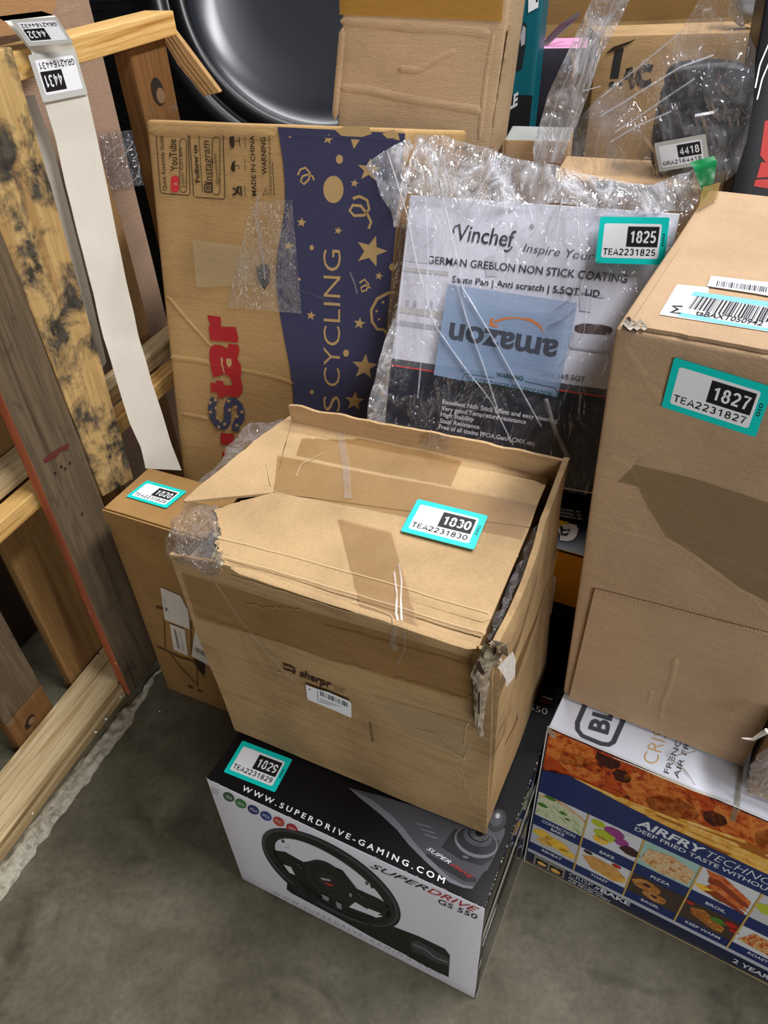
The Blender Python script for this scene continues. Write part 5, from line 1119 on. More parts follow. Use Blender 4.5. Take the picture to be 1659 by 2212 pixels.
ppol(mb, YS, cy8([(556, 158), (584, 152), (588, 200), (584, 228), (566, 220), (558, 190)]), DKB, 2); pline(mb, YS, cy8([(588, 186), (620, 184)]), 0.0014, DKB, 2); pline(mb, YS, cy8([(614, 158), (622, 216)]), 0.0016, DKB, 2)
ppol(mb, YS, cy8([(564, 352), (572, 316), (590, 300), (590, 372), (578, 372)]), DKB, 2); pline(mb, YS, cy8([(588, 336), (612, 334), (618, 346), (612, 356)]), 0.0014, DKB, 2)
pline(mb, YS, cy8([(578, 470), (620, 510), (600, 470), (616, 460), (600, 500), (576, 515)]), 0.0034, DKB, 2); pline(mb, YS, cy8([(626, 460), (630, 520)]), 0.003, DKB, 2)
for k, y in enumerate((190, 330, 490)): pline(mb, YS, cy8([(650, y - 34), (656, y + 34)]), 0.0010, DKB, 2)
# pressed folds and a small dark hole
for pts, wd, h in (([(322, 284), (450, 288), (594, 292)], .010, .004), ([(360, 640), (420, 710), (455, 748)], .005, .0016), ([(368, 772), (420, 778), (500, 796), (580, 812), (640, 830)], .007, .0018), ([(392, 894), (450, 905)], .006, .001)):
    crease(mb, YS, pts, wd, h, CYK, 0.0004)
crease(mb, YS, [(612, 292), (740, 297), (868, 303)], .010, .004, CYB, 0.0004); mb.build('body', cy)
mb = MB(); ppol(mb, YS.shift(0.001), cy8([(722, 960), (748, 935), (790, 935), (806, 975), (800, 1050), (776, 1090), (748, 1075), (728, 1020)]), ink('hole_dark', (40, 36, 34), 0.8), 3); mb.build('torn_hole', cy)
mb = MB(); CLEART = tape_m('clear_tape_patch', (206, 186, 150), 0.38, 0.18)
pgrid(mb, YS.shift(0.0012), [cyp(330, 785), cyp(660, 830), cyp(700, 1060), cyp(355, 1080)], CLEART, 4, 12); mb.build('clear_tape', cy)
CLEAR2 = film('thin_clear_tape', (0.98, 0.97, 0.96), 0.07, 0.03, 14, 0.5, 0.12, (0.8, 0.76, 0.7), 0.2)
mb = MB(); pgrid(mb, YS.shift(0.003), [cyp(690, 560), cyp(940, 540), cyp(1000, 1240), cyp(540, 1200)], CLEAR2, 5, 24)
mb.build('clear_tape', cy)
for q, wd in (([(740, 510), (722, 640), (745, 760), (770, 900), (780, 1030)], 5), ([(860, 1020), (960, 1080), (1100, 1130), (1260, 1200)], 2), ([(1300, 985), (1330, 1060), (1342, 1115)], 5), ([(640, 920), (520, 900), (400, 880)], 2)):
    mb = MB(); a = [YS.W(*cyp(x - wd, y), 0.005) for x, y in q]; b = [YS.W(*cyp(x + wd, y), 0.005) for x, y in q]
    mb.grid(loft(a, b, 16, 3), STK, True); mb.build('film_streak', cy)

# ------------------------------------------------------------------ saute-pan carton in a clear bag, leaning behind
vu, vw = ax2(-0.364, 0.475); VF = Face(V((-0.003, 1.12, 0.628)), vu, vw); VW, VH, VD = 0.436, 0.455, 0.075
vc = thing('saute_pan_carton', VF.P(0.2, 0) - V((0, 0, 0.03)), 'white and navy pan carton in a clear plastic bag, leaning behind the battered carton', 'box')
PANW = ink('pan_carton_white', (236, 236, 246), 0.35, 0.45); PANN = ink('pan_carton_navy', (24, 30, 48), 0.3, 0.5)
mb = MB(); mb.rbox(corners(VF, VW, VH, VD), card('pan_carton_side', (150, 122, 88), 0.06), 0.002, (10, 10, 3), mats={(2, 0): PANW})
S1 = 0.33755
def c1(x, y): return (780 + x * S1, 300 + y * S1)
def c2(x, y): return (780 + x * S1, 700 + y * S1)
rv = VF.px(847.5, 789)[1]; rv2 = VF.px(1296, 857)[1]; gv = VF.px(849, 772.6)[1]
pol(mb, VF, [(0.002, 0.003), (VW - 0.002, 0.003), (VW - 0.002, rv2 - 0.001), (0.002, rv)], PANN, 1)
pol(mb, VF, [(0.002, rv), (VW - 0.002, rv2), (VW - 0.002, rv2 + 0.012), (0.002, rv + 0.012)], ink('dark_grey_band', (88, 88, 94), 0.4), 1)
line(mb, VF, [(0.002, rv), (VW - 0.002, rv2)], 0.0026, ink('red_line_print', (222, 74, 70)), 2)
# pale kitchen picture: shelves, jars, lid and handle
KG1 = ink('kitchen_grey', (216, 216, 227)); KG2 = ink('kitchen_beige', (208, 204, 202)); KG3 = ink('kitchen_mid', (188, 188, 198))
for q, m_ in (([(265, 820), (560, 850), (560, 875), (262, 845)], KG2), ([(250, 1070), (530, 1105), (525, 1150), (245, 1110)], KG2), ([(240, 1160), (520, 1200), (518, 1230), (236, 1190)], KG3), ([(300, 560), (470, 580), (455, 800), (285, 780)], KG1), ([(440, 1040), (462, 1040), (458, 1085), (436, 1085)], KG3), ([(290, 1030), (310, 1032), (306, 1070), (286, 1070)], KG3), ([(340, 1035), (356, 1037), (352, 1078), (336, 1076)], KG3), ([(790, 760), (860, 740), (870, 880), (800, 880)], KG1), ([(1400, 930), (1480, 940), (1470, 1110), (1400, 1100)], KG1), ([(1250, 960), (1560, 1000), (1560, 1020), (1250, 980)], KG1), ([(1340, 1240), (1600, 1260), (1590, 1370), (1330, 1330)], KG1), ([(1340, 1330), (1590, 1366), (1588, 1376), (1336, 1342)], KG3)):
    ppol(mb, VF, [c1(*p) for p in q], m_, 1)
ppol(mb, VF, [c1(*p) for p in [(1370, 1195), (1420, 1180), (1540, 1188), (1600, 1205), (1612, 1225), (1600, 1245), (1560, 1252), (1400, 1240), (1372, 1225)]], ink('lid_handle_brown', (84, 62, 58), 0.4), 2)
GI = ink('graphite_print', (46, 48, 58), 0.4)
ptext(mb, VF, 'Vinchef', c1(628, 650), c1(1000, 697), c1(622, 546), GI, layer=3, bold=0.008, shear=0.34)
pline(mb, VF, [c1(*p) for p in [(596, 604), (592, 582), (602, 562), (626, 553)]], 0.0022, GI, 3)
pline(mb, VF, [c1(*p) for p in [(968, 690), (952, 712), (932, 720), (914, 712)]], 0.0028, GI, 3)
ptext(mb, VF, 'Inspire Your Life', c1(1038, 722), c1(1640, 800), c1(1040, 668), GI, layer=3, bold=-0.008, shear=0.3)
pline(mb, VF, [c1(*p) for p in circ(1093, 563, 11, 14)], 0.0008, GI, 3, True); ptext(mb, VF, 'R', c1(1088, 569), c1(1098, 571), c1(1088, 558), GI, layer=3)
ptext(mb, VF, 'GERMAN GREBLON NON STICK COATING', (924, 569), (1354, 611), (925.5, 553), GI, layer=3, bold=0.008)
ptext(mb, VF, 'Saute Pan | Anti scratch | 5.5QT  LID', (977, 609.5), (1295, 641.6), (978.5, 596), GI, layer=3, bold=0.012)
ptext(mb, VF, '12INCH/5.5QT', (1165, 811), (1263, 824), (1166.5, 801), GI, layer=3, bold=0.008)
for s, a, b, h in (('Excellent Non Stick Effect and easy cleaning', (955.5, 871.5), (1203.6, 913.3), (957, 862.5)), ('Very good Temprature resistance', (953, 885.6), (1136, 916), (954.5, 876.6)), ('High Stability', (951.5, 899), (1023.7, 910.5), (953, 890)), ('Stain Resistance', (949.8, 912.6), (1035.5, 926.8), (951.3, 903.6)), ('Free of all toxins PFOA,GenX,CMX etc', (947.8, 925.5), (1154, 962.6), (949.3, 916.5))):
    ptext(mb, VF, s, a, b, h, WT, layer=3, bold=0.022)
mb.build('body', vc)
BAG = film('clear_bag', (0.97, 0.97, 0.99), 0.03, 0.012, 9, 0.5, 0.06, (0.80, 0.81, 0.88), 0.16)
BAGC = film('crumpled_clear_bag', (0.98, 0.98, 1.0), 0.28, 0.05, 8, 0.8, 0.07, (0.88, 0.89, 0.96), 0.42)
mb = MB(); BP = VF.shift(0.012)
def crump(k, f):
    def d(p, q, t):
        return p + VF.n * (k * (noise.noise(p * f) + 0.5 * abs(noise.noise(p * f * 2.3)))) + vu * (k * 0.6 * noise.noise(p * f + V((7, 0, 0)))) + vw * (k * 0.6 * noise.noise(p * f + V((0, 9, 0))))
    return d
bw = [BP.W(*p) for p in ((882, 418), (868, 470), (848, 600), (838, 700), (828, 800), (815, 880), (806, 960), (812, 990))]
be = [BP.W(*p) for p in ((1484, 458), (1450, 560), (1410, 680), (1370, 790), (1330, 890), (1300, 980), (1280, 1040), (1268, 1068))]
mb.grid(loft(bw, be, 60, 60, 0.0, crump(0.004, 14)), BAG, True)
base = [BP.W(*p) for p in ((872, 424), (1000, 430), (1150, 440), (1300, 450), (1400, 458), (1490, 462))]
topl = [VF.W(x, y, o) for x, y, o in ((884, 290, .0), (960, 302, .01), (1060, 322, -.01), (1150, 350, .01), (1250, 372, -.01), (1330, 394, .0), (1400, 402, .01), (1470, 378, -.01), (1520, 352, .0), (1552, 342, .01))]
mb.grid(loft(base, topl, 90, 34, 0.0, crump(0.021, 13)), BAGC, True)
mb.grid(loft([p - VF.n * 0.06 for p in base], [p - VF.n * 0.03 for p in topl], 60, 24, 0.0, crump(0.018, 11)), BAG, True)
sp1 = [BP.W(*p) for p in ((884, 296), (850, 318), (800, 350), (788, 358), (812, 395), (842, 455), (850, 490))]
sp2 = [BP.W(*p) for p in ((900, 320), (886, 340), (880, 360), (878, 390), (880, 420), (876, 450), (866, 492))]
mb.grid(loft(sp1, sp2, 36, 14, 0.0, crump(0.010, 26)), BAGC, True)
sp1 = [BP.W(*p) for p in ((850, 690), (822, 770), (800, 850), (792, 905))]; sp2 = [BP.W(*p) for p in ((860, 690), (848, 770), (838, 850), (832, 925))]
mb.grid(loft(sp1, sp2, 26, 8, 0.0, crump(0.006, 26)), BAGC, True)
# printed panel of the bag
PRT = tape_m('blue_bag_print', (140, 166, 200), 0.72, 0.25); GRT = tape_m('grey_bag_print', (74, 78, 90), 0.88, 0.3); ORT = tape_m('orange_bag_print', (206, 130, 84), 0.92, 0.3); GNT = tape_m('green_bag_print', (20, 70, 52), 0.85, 0.3)
BP2 = VF.shift(0.0185)
def bpol(pts, m_, layer): ppol(mb, BP2, [c1(*p) for p in pts], m_, layer)
bpol([(555, 932), (1385, 1050), (1258, 1655), (1180, 1635), (860, 1570), (640, 1545), (465, 1510)], PRT, 0)
ptext(mb, BP2, 'amazon', c1(1268, 1296), c1(572, 1180), c1(1246, 1408), GRT, layer=1, bold=0.03, xh=True)
bpol([(1172, 1248), (1140, 1205), (1080, 1170), (1000, 1150), (920, 1158), (858, 1180), (856, 1160), (920, 1142), (1000, 1140), (1090, 1150), (1150, 1190)], ORT, 2)
bpol([(820, 1196), (828, 1150), (852, 1146), (842, 1178), (880, 1200), (868, 1208)], ORT, 2)
ptext(mb, BP2, 'WARNING:', c1(865, 1522), c1(1040, 1548), c1(869, 1494), GNT, layer=2, bold=0.02)
ptext(mb, BP2, 'TO AVOID DANGER OF SUFFOCATION,', c1(668, 1546), c1(1225, 1652), c1(673, 1518), GNT, layer=2)
for sg in ([(645, 1640), (650, 1525), (665, 1503), (850, 1528)], [(1050, 1552), (1235, 1592), (1258, 1615), (1252, 1680), (1240, 1800)]): pline(mb, BP2, [c1(*p) for p in sg], 0.001, GNT, 2)
for q, wd in (([(840, 330), (884, 470), (900, 560), (940, 700), (1010, 800), (1060, 860), (1110, 960)], 2.0), ([(1000, 620), (1060, 720), (1120, 830), (1170, 920)], 2.6), ([(985, 600), (1010, 690), (1046, 790), (1075, 880)], 2.6), ([(1245, 380), (1252, 560), (1240, 640), (1195, 672)], 1.8), ([(1290, 560), (1262, 600), (1250, 650)], 1.8), ([(1300, 560), (1240, 590), (1225, 600)], 1.5), ([(922, 430), (928, 560), (918, 720), (905, 860)], 2.0), ([(960, 430), (985, 540), (1005, 640)], 2.0), ([(890, 450), (868, 640), (858, 780)], 1.8), ([(1215, 430), (1200, 520)], 3), ([(1140, 440), (1152, 480), (1180, 500)], 2), ([(1250, 660), (1215, 690), (1190, 700)], 2.4), ([(1270, 640), (1262, 720), (1210, 790)], 1.4), ([(1180, 860), (1200, 930), (1230, 990)], 5)):
    a = [BP.W(x - wd, y, 0.009) for x, y in q]; b = [BP.W(x + wd, y, 0.009) for x, y in q]
    mid = [(p + r) / 2 + VF.n * 0.004 for p, r in zip(a, b)]
    mb.grid(loft(a, mid, 20, 2), STK, True); mb.grid(loft(mid, b, 20, 2), STK, True)
tag(mb.build('clear_bag', vc), 'crumpled clear plastic bag')
GRM = ink('green_tape', (24, 128, 72), 0.25, 0.5); mb = MB()
mb.grid(loft([VF.W(1490, 352, .012), VF.W(1500, 372, .02), VF.W(1510, 400, .016), VF.W(1518, 428, .006)], [VF.W(1538, 343, .012), VF.W(1545, 360, .02), VF.W(1540, 395, .016), VF.W(1524, 430, .006)], 14, 8, 0, crump(0.004, 30)), GRM, True)
tag(mb.build('green_tape', vc), 'green tape tail')
sticker(vc, VF.shift(0.017), (1296.8, 468), (1447, 470), (1285.8, 568), '1825', 'TEA2231825', TEAL)

# ------------------------------------------------------------------ boxes further back
def bgface(px, y, yaw, lean=0.0):
    d = ray(*px); o = EYE + d * (y / d.y); u, v_ = ax2(yaw, lean); return Face(o, u, v_)
def tobase(F, dep, lean):
    """Face-height at which the leaning box just touches the floor with its rear lower edge."""
    return -(F.o.z - dep * math.sin(lean)) / F.v.z + 0.004
# plain carton the pan box leans on
TF = bgface((1400, 398), 1.40, -0.384); a0 = TF.px(1195, 366)[0]; a1 = TF.px(1520, 418)[0]; zt = TF.o.z
TFo = Face(V((TF.o.x, TF.o.y, 0)) + TF.u * a0, TF.u, UP)
tb = thing('plain_tan_carton', TFo.P((a1 - a0) / 2, 0), 'plain tan carton directly behind the bagged pan carton', 'box')
KR3 = card('pale_kraft_board', (190, 156, 116), 0.06)
mb = MB(); mb.rbox(corners(TFo, a1 - a0, zt, 0.155), KR3, 0.005, (16, 16, 8), 0.001, 6, 41); mb.build('body', tb)
TT = Face(TFo.P(0, zt), TF.u, -TFo.n); mb = MB(); pgrid(mb, TFo.shift(0.001), [(1290, 388), (1375, 400), (1372, 425), (1286, 410)], WHT, 1, 3); mb.build('label', tb)
# black folded garment bag with an inventory sticker, inside a clear bag, on that carton
GBK = ink('black_fabric', (13, 14, 17), 0.5, 0.3); gz = zt + 0.004
p0 = atz(1436, 402, gz) ; GF = Face(V((p0.x, p0.y, gz)) - TFo.n * 0.05, ax2(-0.30)[0], UP)
GFx = GF
gb = thing('bagged_black_garment', GF.P(0.1, 0), 'black folded garment in a clear bag, on the plain tan carton', 'clothing')
gw = GF.px(1606, 300)[0] - GF.px(1412, 300)[0]; ga = GF.px(1412, 300)[0]; gh = GF.px(1500, 150)[1]
def gd(p, t):
    return p + V((noise.noise(p * 9), noise.noise(p * 10 + V((3, 0, 0))), noise.noise(p * 8))) * 0.010 - UP * 0.02 * (t[0] - 0.5) ** 2 - GF.n * 0.01 * abs(math.sin(t[1] * 9))
mb = MB(); mb.rbox(corners(GF, gw, gh - 0.01, 0.10, ga, 0.012), GBK, 0.022, (30, 30, 8), 0, 1, 0, gd)
for (y0, y1) in ((205, 190), (262, 250), (310, 290)): crease(mb, GF.shift(0.006), [(1425, y0), (1480, y0 - 6), (1560, y1 + 4), (1600, y1)], .012, .006, GBK, .001)
mb.build('garment', gb)
CB = film('clear_garment_bag', (0.97, 0.97, 0.98), 0.065, 0.012, 7, 0.6, 0.06, (0.84, 0.85, 0.93), 0.2)
GB2 = GF.shift(0.03)
def c4(x, y): return (1099 + x * 0.33755, y * 0.33755)
def gcr(p, q, t): return p + GF.n * (0.016 * noise.noise(p * 11) + 0.008 * noise.noise(p * 27)) + UP * 0.006 * noise.noise(p * 13)
mb = MB()
mb.grid(loft([GB2.W(*p) for p in ((1530, -30), (1470, 70), (1400, 120), (1300, 200), (1225, 280), (1200, 345), (1225, 372))], [GB2.W(*p) for p in ((1590, -30), (1612, 60), (1632, 110), (1626, 220), (1612, 310), (1590, 370), (1555, 400))], 60, 50, 0, gcr), CB, True)
for q, wd in (([(1300, 245), (1350, 215), (1405, 180), (1470, 140), (1540, 115)], 3), ([(1330, 280), (1390, 240), (1440, 205), (1500, 165)], 2.5), ([(1320, 300), (1380, 265), (1450, 235)], 2.5), ([(1470, 65), (1380, 140), (1300, 205)], 2.0), ([(1500, 245), (1540, 238), (1550, 230)], 4), ([(1580, 290), (1560, 340), (1556, 380)], 3)):
    a = [GB2.W(x, y - wd, 0.018) for x, y in q]; b = [GB2.W(x, y + wd, 0.018) for x, y in q]; mid = [(p + r) / 2 + GF.n * 0.006 for p, r in zip(a, b)]
    mb.grid(loft(a, mid, 18, 2), STK, True); mb.grid(loft(mid, b, 18, 2), STK, True)
mb.build('clear_bag', gb)
sticker(gb, GB2.shift(0.022), (1413, 309), (1524, 289), (1424, 371), '4418', 'GRA2164418', GREYL, None)
# clear film hanging left of it
mb = MB(); HF = bgface((1250, 200), 1.68, -0.3)
def hcr(p, q, t): return p + HF.n * (0.02 * noise.noise(p * 10) + 0.008 * noise.noise(p * 26))
mb.grid(loft([HF.W(*p) for p in ((1290, -30), (1260, 40), (1225, 115), (1185, 200), (1165, 270), (1152, 318), (1156, 345))], [HF.W(*p) for p in ((1372, -30), (1340, 45), (1295, 125), (1275, 190), (1250, 260), (1222, 322), (1212, 350))], 50, 24, 0, hcr), BAGC, True)
for q, wd in (([(1330, -10), (1290, 90), (1260, 190), (1230, 280), (1200, 360)], 2.6), ([(1318, -10), (1276, 95), (1245, 200), (1215, 300)], 1.6), ([(1300, 20), (1250, 110), (1205, 210), (1180, 300)], 2.0), ([(1258, 192), (1280, 186), (1300, 180)], 2.5), ([(1290, 20), (1270, 60), (1256, 100)], 3)):
    a = [HF.W(x - wd, y, 0.022) for x, y in q]; b = [HF.W(x + wd, y, 0.022) for x, y in q]; mid = [(p + r) / 2 + HF.n * 0.006 for p, r in zip(a, b)]
    mb.grid(loft(a, mid, 20, 2), STK, True); mb.grid(loft(mid, b, 20, 2), STK, True)
tag(mb.build('clear_film'), 'long crinkled clear film hanging left of the carton marked in black', 'plastic film')

def upright(name, label, tl, tr, y, yaw, dep, m, cat='box', top=None, r=0.004, amp=0.0008, mats=None):
    """A box standing on the floor whose front top corners are seen at tl and tr."""
    F = bgface(tl, y, yaw); a1 = F.px(*tr)[0]; z = F.o.z; Fo = Face(V((F.o.x, F.o.y, 0)), F.u, UP)
    t = thing(name, Fo.P(a1 / 2, 0), label, cat); mb = MB()
    mt = dict(mats or {});
    if top: mt[(1, 1)] = top
    mb.rbox(corners(Fo, a1, z, dep), m, r, (12, 20, 8), amp, 5, len(name), mats=mt)
    return t, mb, Fo, a1, z
# carton marked in black pen
KR4 = card('dull_kraft_board', (168, 136, 94), 0.12)
t, mb, F, wd, z = upright('marked_carton', 'brown carton with thick black pen marks, behind the garment bag', (1292, 78), (1640, 92), 2.05, -0.12, 0.16, KR4)
MK = ink('marker_black', (40, 38, 36), 0.6)
def c11(x, y): return (1080 + x * 0.349, y * 0.349)
for q, w_ in (([(742, 296), (732, 340), (722, 390), (714, 440), (706, 486)], .020), ([(802, 418), (806, 460), (814, 500), (822, 546)], .013), ([(796, 424), (786, 460), (772, 492)], .010), ([(942, 425), (915, 418), (885, 428), (864, 450), (856, 480), (862, 506), (884, 520), (912, 518), (936, 506)], .016)):
    pline(mb, F, [c11(*p) for p in q], w_, MK, 2)
ppol(mb, F, [c11(*p) for p in circ(694, 528, 20, 24)], MK, 2); ppol(mb, F, [c11(*p) for p in circ(745, 520, 12, 10)], MK, 2)
mb.build('body', t)
mb = MB(); ppol(mb, F.shift(0.003), [c11(650, 335), c11(700, 290), c11(845, 240), c11(800, 270), c11(735, 305)], ink('painted_hole_dark', (52, 36, 24)), 3); mb.build('torn_edge', t); MTOP = F.P(wd - 0.035, z, -0.04)  # flat dark sliver painted along the torn edge
# dark carton with a pink top
t, mb, F, wd, z = upright('pink_topped_carton', 'dark carton with a pink top behind the hanging clear film', (1165, 104), (1296, 116), 2.3, -0.18, 0.16, ink('dark_violet_carton', (40, 38, 50), 0.45), top=ink('pink_print', (222, 150, 190), 0.5))
rect(mb, F, wd * 0.45, z - 0.34, wd * 0.98, z - 0.12, ink('grey_picture', (120, 122, 132)), 1); mb.build('body', t)
mb = MB(); rect(mb, F.shift(0.001), wd * 0.42, z - 0.22, wd * 0.96, z - 0.15, ink('pale_label', (176, 186, 196)), 2); mb.build('label', t)
mb = MB(); e = F.P(0, z); mb.prism([F.P(0.0, z, -0.03), F.P(0.05, z + 0.05, -0.03), F.P(0.10, z + 0.075, -0.06), F.P(0.10, z + 0.06, -0.06), F.P(0.02, z, -0.03)], F.n * -0.004, ink('grey_flap', (100, 92, 92))); mb.build('flap', t)
# teal carton
TL_ = ink('teal_print', (0, 96, 108), 0.4); LE = 0.15
F = bgface((1128, 100), 2.18, -0.36, LE); bb_ = tobase(F, 0.10, LE); top_ = F.px(1130, -60)[1]; a0 = F.px(1100, 100)[0]; a1 = F.px(1163, 100)[0]
t = thing('teal_carton', F.P((a0 + a1) / 2, bb_), 'narrow teal carton right of the taped tan carton at the back', 'box')
mb = MB(); mb.rbox(corners(F, a1 - a0, top_ - bb_, 0.10, a0, bb_), TL_, 0.003, (6, 20, 6), 0.0005, 5, 2)
vb = F.px(1100, 255)[1]; va = F.px(1110, 205)[1]; rect(mb, F, a0 + 0.002, bb_ + 0.02, a1 - 0.002, va, ink('black_footer', (20, 26, 28)), 1)
ptext(mb, F, 'LE', (1098, 238), (1118, 226), (1100, 212), ink('pale_ink', (220, 224, 226)), layer=2, bold=0.05)
ppol(mb, F, [(1118, 120), (1124, 75), (1132, 46), (1138, 55), (1136, 95), (1128, 150), (1112, 155)], ink('dark_tool_print', (28, 34, 38)), 2); ppol(mb, F, [(1124, 82), (1130, 55), (1136, 60), (1134, 95), (1126, 100)], ink('silver_print', (176, 176, 182)), 3)
mb.build('body', t)
mb = MB(); ppol(mb, F.shift(0.001), [(1142, -40), (1166, -44), (1163, 16), (1141, 28)], WHT, 3)
for k in range(3): ppol(mb, F.shift(0.0012), [(1158, -30 + 14 * k), (1162, -31 + 14 * k), (1162, -24 + 14 * k), (1158, -23 + 14 * k)], BLK, 4)
mb.build('label', t)
# low pale carton between
t, mb, F, wd, z = upright('pale_grey_carton', 'low pale grey carton top just right of the taped tan carton', (1090, 301), (1226, 352), 1.76, -0.30, 0.12, KR3, top=ink('pale_grey_board', (160, 164, 160), 0.6)); mb.build('body', t)
# wide carton closing the back
t, mb, F, wd, z = upright('wide_back_carton', 'wide brown carton across the back at the top of the view', (1130, -150), (1700, -150), 3.0, -0.05, 0.4, card('back_kraft_board', (176, 140, 92), 0.1), r=0.006)
mb.build('body', t)
mb = MB(); zz = F.px(1300, 40)[1]
fgrid(mb, F, [(0.0, zz + 0.08), (wd, zz + 0.08), (wd, zz - 0.01), (0.0, zz - 0.01)], TG, 3, 8); mb.build('packing_tape', t)
# black carton with red print, right edge
LE = 0.20; F = bgface((1636, 100), 1.74, -0.30, LE); bb_ = tobase(F, 0.16, LE); top_ = F.px(1660, -60)[1]
e0_ = F.px(1657, 0); e1_ = F.px(1602, 400); sl_ = (e0_[0] - e1_[0]) / (e0_[1] - e1_[1])
def bx(b): return e1_[0] + sl_ * (max(b, e1_[1] - 0.2) - e1_[1])
t = thing('black_red_carton', F.P(0.12, bb_), 'black carton with red print at the upper right frame edge', 'box')
C = [[[F.P(bx(b) if i_ == 0 else bx(b) + 0.28, b) - F.n * 0.16 * k for k in (0, 1)] for b in (bb_, top_)] for i_ in (0, 1)]
mb = MB(); mb.rbox(C, ink('ribbed_black_carton', (24, 25, 32), 0.4), 0.004, (8, 24, 6), 0.0006, 5, 3)
RD = ink('coral_red_print', (226, 66, 60), 0.4)
for q in ([(1652, 262), (1740, 225), (1740, 345), (1655, 352), (1642, 335)], [(1644, 350), (1740, 356), (1740, 378), (1634, 384)], [(1632, 388), (1740, 384), (1740, 420), (1628, 402)]): ppol(mb, F, q, RD, 2)
mb.build('body', t)
mb = MB()
for q in ([(1659, 95), (1640, 140), (1630, 190)], [(1662, 130), (1645, 170), (1634, 215)]):
    a = [F.W(x - 1.5, y, 0.01) for x, y in q]; b = [F.W(x + 1.5, y, 0.01) for x, y in q]; mb.grid(loft(a, b, 12, 2), STK, True)
mb.build('film_streak', t)
# white foam wad on the marked carton
p = atz(1618, 82, 1.365) ; F = bgface((1618, 40), 2.12, 0.0)
pc = MTOP + UP * 0.056; mb = MB(); rows = []
for j in range(15):
    a = math.pi * j / 14; rows.append([pc + V((0.045 * math.sin(a) * math.cos(t_), 0.034 * math.sin(a) * math.sin(t_), 0.046 * math.cos(a))) * (1 + 0.25 * noise.noise(V((math.cos(t_) * 2, math.sin(t_) * 2, a * 2)))) for t_ in [2 * math.pi * i / 20 for i in range(20)]])
mb.grid(rows, ink('white_foam', (222, 224, 230), 0.6), True, True); tag(mb.build('foam_wad'), 'white foam wad on the brown carton with black pen marks', 'packing foam')

# taped tan carton in the centre back
KR5 = card('light_kraft_board', (182, 154, 120), 0.07)
nh = V((-math.sin(-0.384), math.cos(-0.384), 0)); LE = 0.234
F = Face(V((-0.506, 1.3, 0)) + nh * 0.50, *ax2(-0.384, LE)); bb_ = tobase(F, 0.16, LE)
tl = F.px(735, 10); tr = F.px(1090, 40); br = F.px(1046, 310); bl_ = F.px(715, 262); th = F.px(900, -120)[1]
t = thing('taped_tan_carton', F.P((tl[0] + tr[0]) / 2, bb_), 'light tan carton with glossy yellowed tape across its upper part, centre back', 'box')
def ex(pa, pb, b): return pa[0] + (pb[0] - pa[0]) * (b - pa[1]) / (pb[1] - pa[1])
C = [[[F.P(ex(tl, bl_, b) if i == 0 else ex(tr, br, b), b) - F.n * 0.16 * k for k in (0, 1)] for b in (bl_[1] - 0.25, th)] for i in (0, 1)]
lo = bl_[1] - 0.25
C = [[[F.P((ex(tl, bl_, max(b, lo)) if i == 0 else ex(tr, br, max(b, lo))), b) - F.n * 0.16 * k for k in (0, 1)] for b in (bb_, th)] for i in (0, 1)]
mb = MB(); mb.rbox(C, KR5, 0.006, (20, 30, 8), 0.0014, 6, 51)
Fs = F.shift(0.001)
for pts, w_, h in (([(735, 45), (850, 52), (960, 62), (1060, 72)], .012, .003), ([(735, 190), (800, 196), (860, 210), (930, 222), (990, 232), (1040, 238)], .010, .003), ([(860, 148), (905, 152), (940, 130), (985, 108)], .008, .002), ([(740, 60), (732, 150), (722, 258)], .008, .003), ([(1066, 70), (1050, 160), (1035, 300)], .006, .002)): crease(mb, Fs, pts, w_, h, KR5, .0005)
mb.build('body', t)
mb = MB(); pgrid(mb, Fs, [(732, -60), (1094, -60), (1085, 46), (734, 32)], tape_m('glossy_yellow_tape', (176, 128, 40), 0.62, 0.12), 3, 12); mb.build('packing_tape', t)
D = F.u * 0.013
mb = MB(); q = [F.W(1090, 55) + D, F.W(1048, 318) + D]
mb.slab(loft([q[0], q[1]], [q[0] - F.n * 0.10, q[1] - F.n * 0.10], 24, 6, 0.0012), KR5, F.u, 0.004, True); mb.build('side_flap', t)

# big black round basin leaning behind the cycling carton, in front of a carton
BKP = None
m, nt, out = new_mat('black_enamel'); p_ = principled(nt, out, 0.34, 0.35); p_.inputs['Base Color'].default_value = lin((18, 18, 21)); bump(nt, noise_n(nt, coords(nt), 300, 2), p_, 0.05, 0.0005); BKP = m
m, nt, out = new_mat('black_enamel_bluish'); p_ = principled(nt, out, 0.26, 0.45); p_.inputs['Base Color'].default_value = lin((28, 30, 38)); bump(nt, noise_n(nt, coords(nt), 500, 2), p_, 0.10, 0.0005); BKD = m  # dish black set lighter and bluer than the rim
d = ray(692, -46); bc = EYE + d * (2.48 / d.y); axv = (EYE + V((0.1, -0.2, 1.1)) - bc).normalized(); R_ = 0.470
bs = thing('black_basin', bc - UP * 0.41, 'large round black basin with a double rim, leaning upright behind the cycling carton', 'basin')
mb = MB(); mb.lathe([(R_ * 0.90, -0.05), (R_ * 0.97, -0.03), (R_ * 1.0, -0.008), (R_ * 0.995, 0.008), (R_ * 0.97, 0.016), (R_ * 0.93, 0.014), (R_ * 0.90, 0.004), (R_ * 0.885, -0.010), (R_ * 0.87, -0.006), (R_ * 0.85, 0.010), (R_ * 0.82, 0.014), (R_ * 0.79, 0.008), (R_ * 0.775, -0.004)], bc, axv, BKP, 96); mb.build('rim', bs)
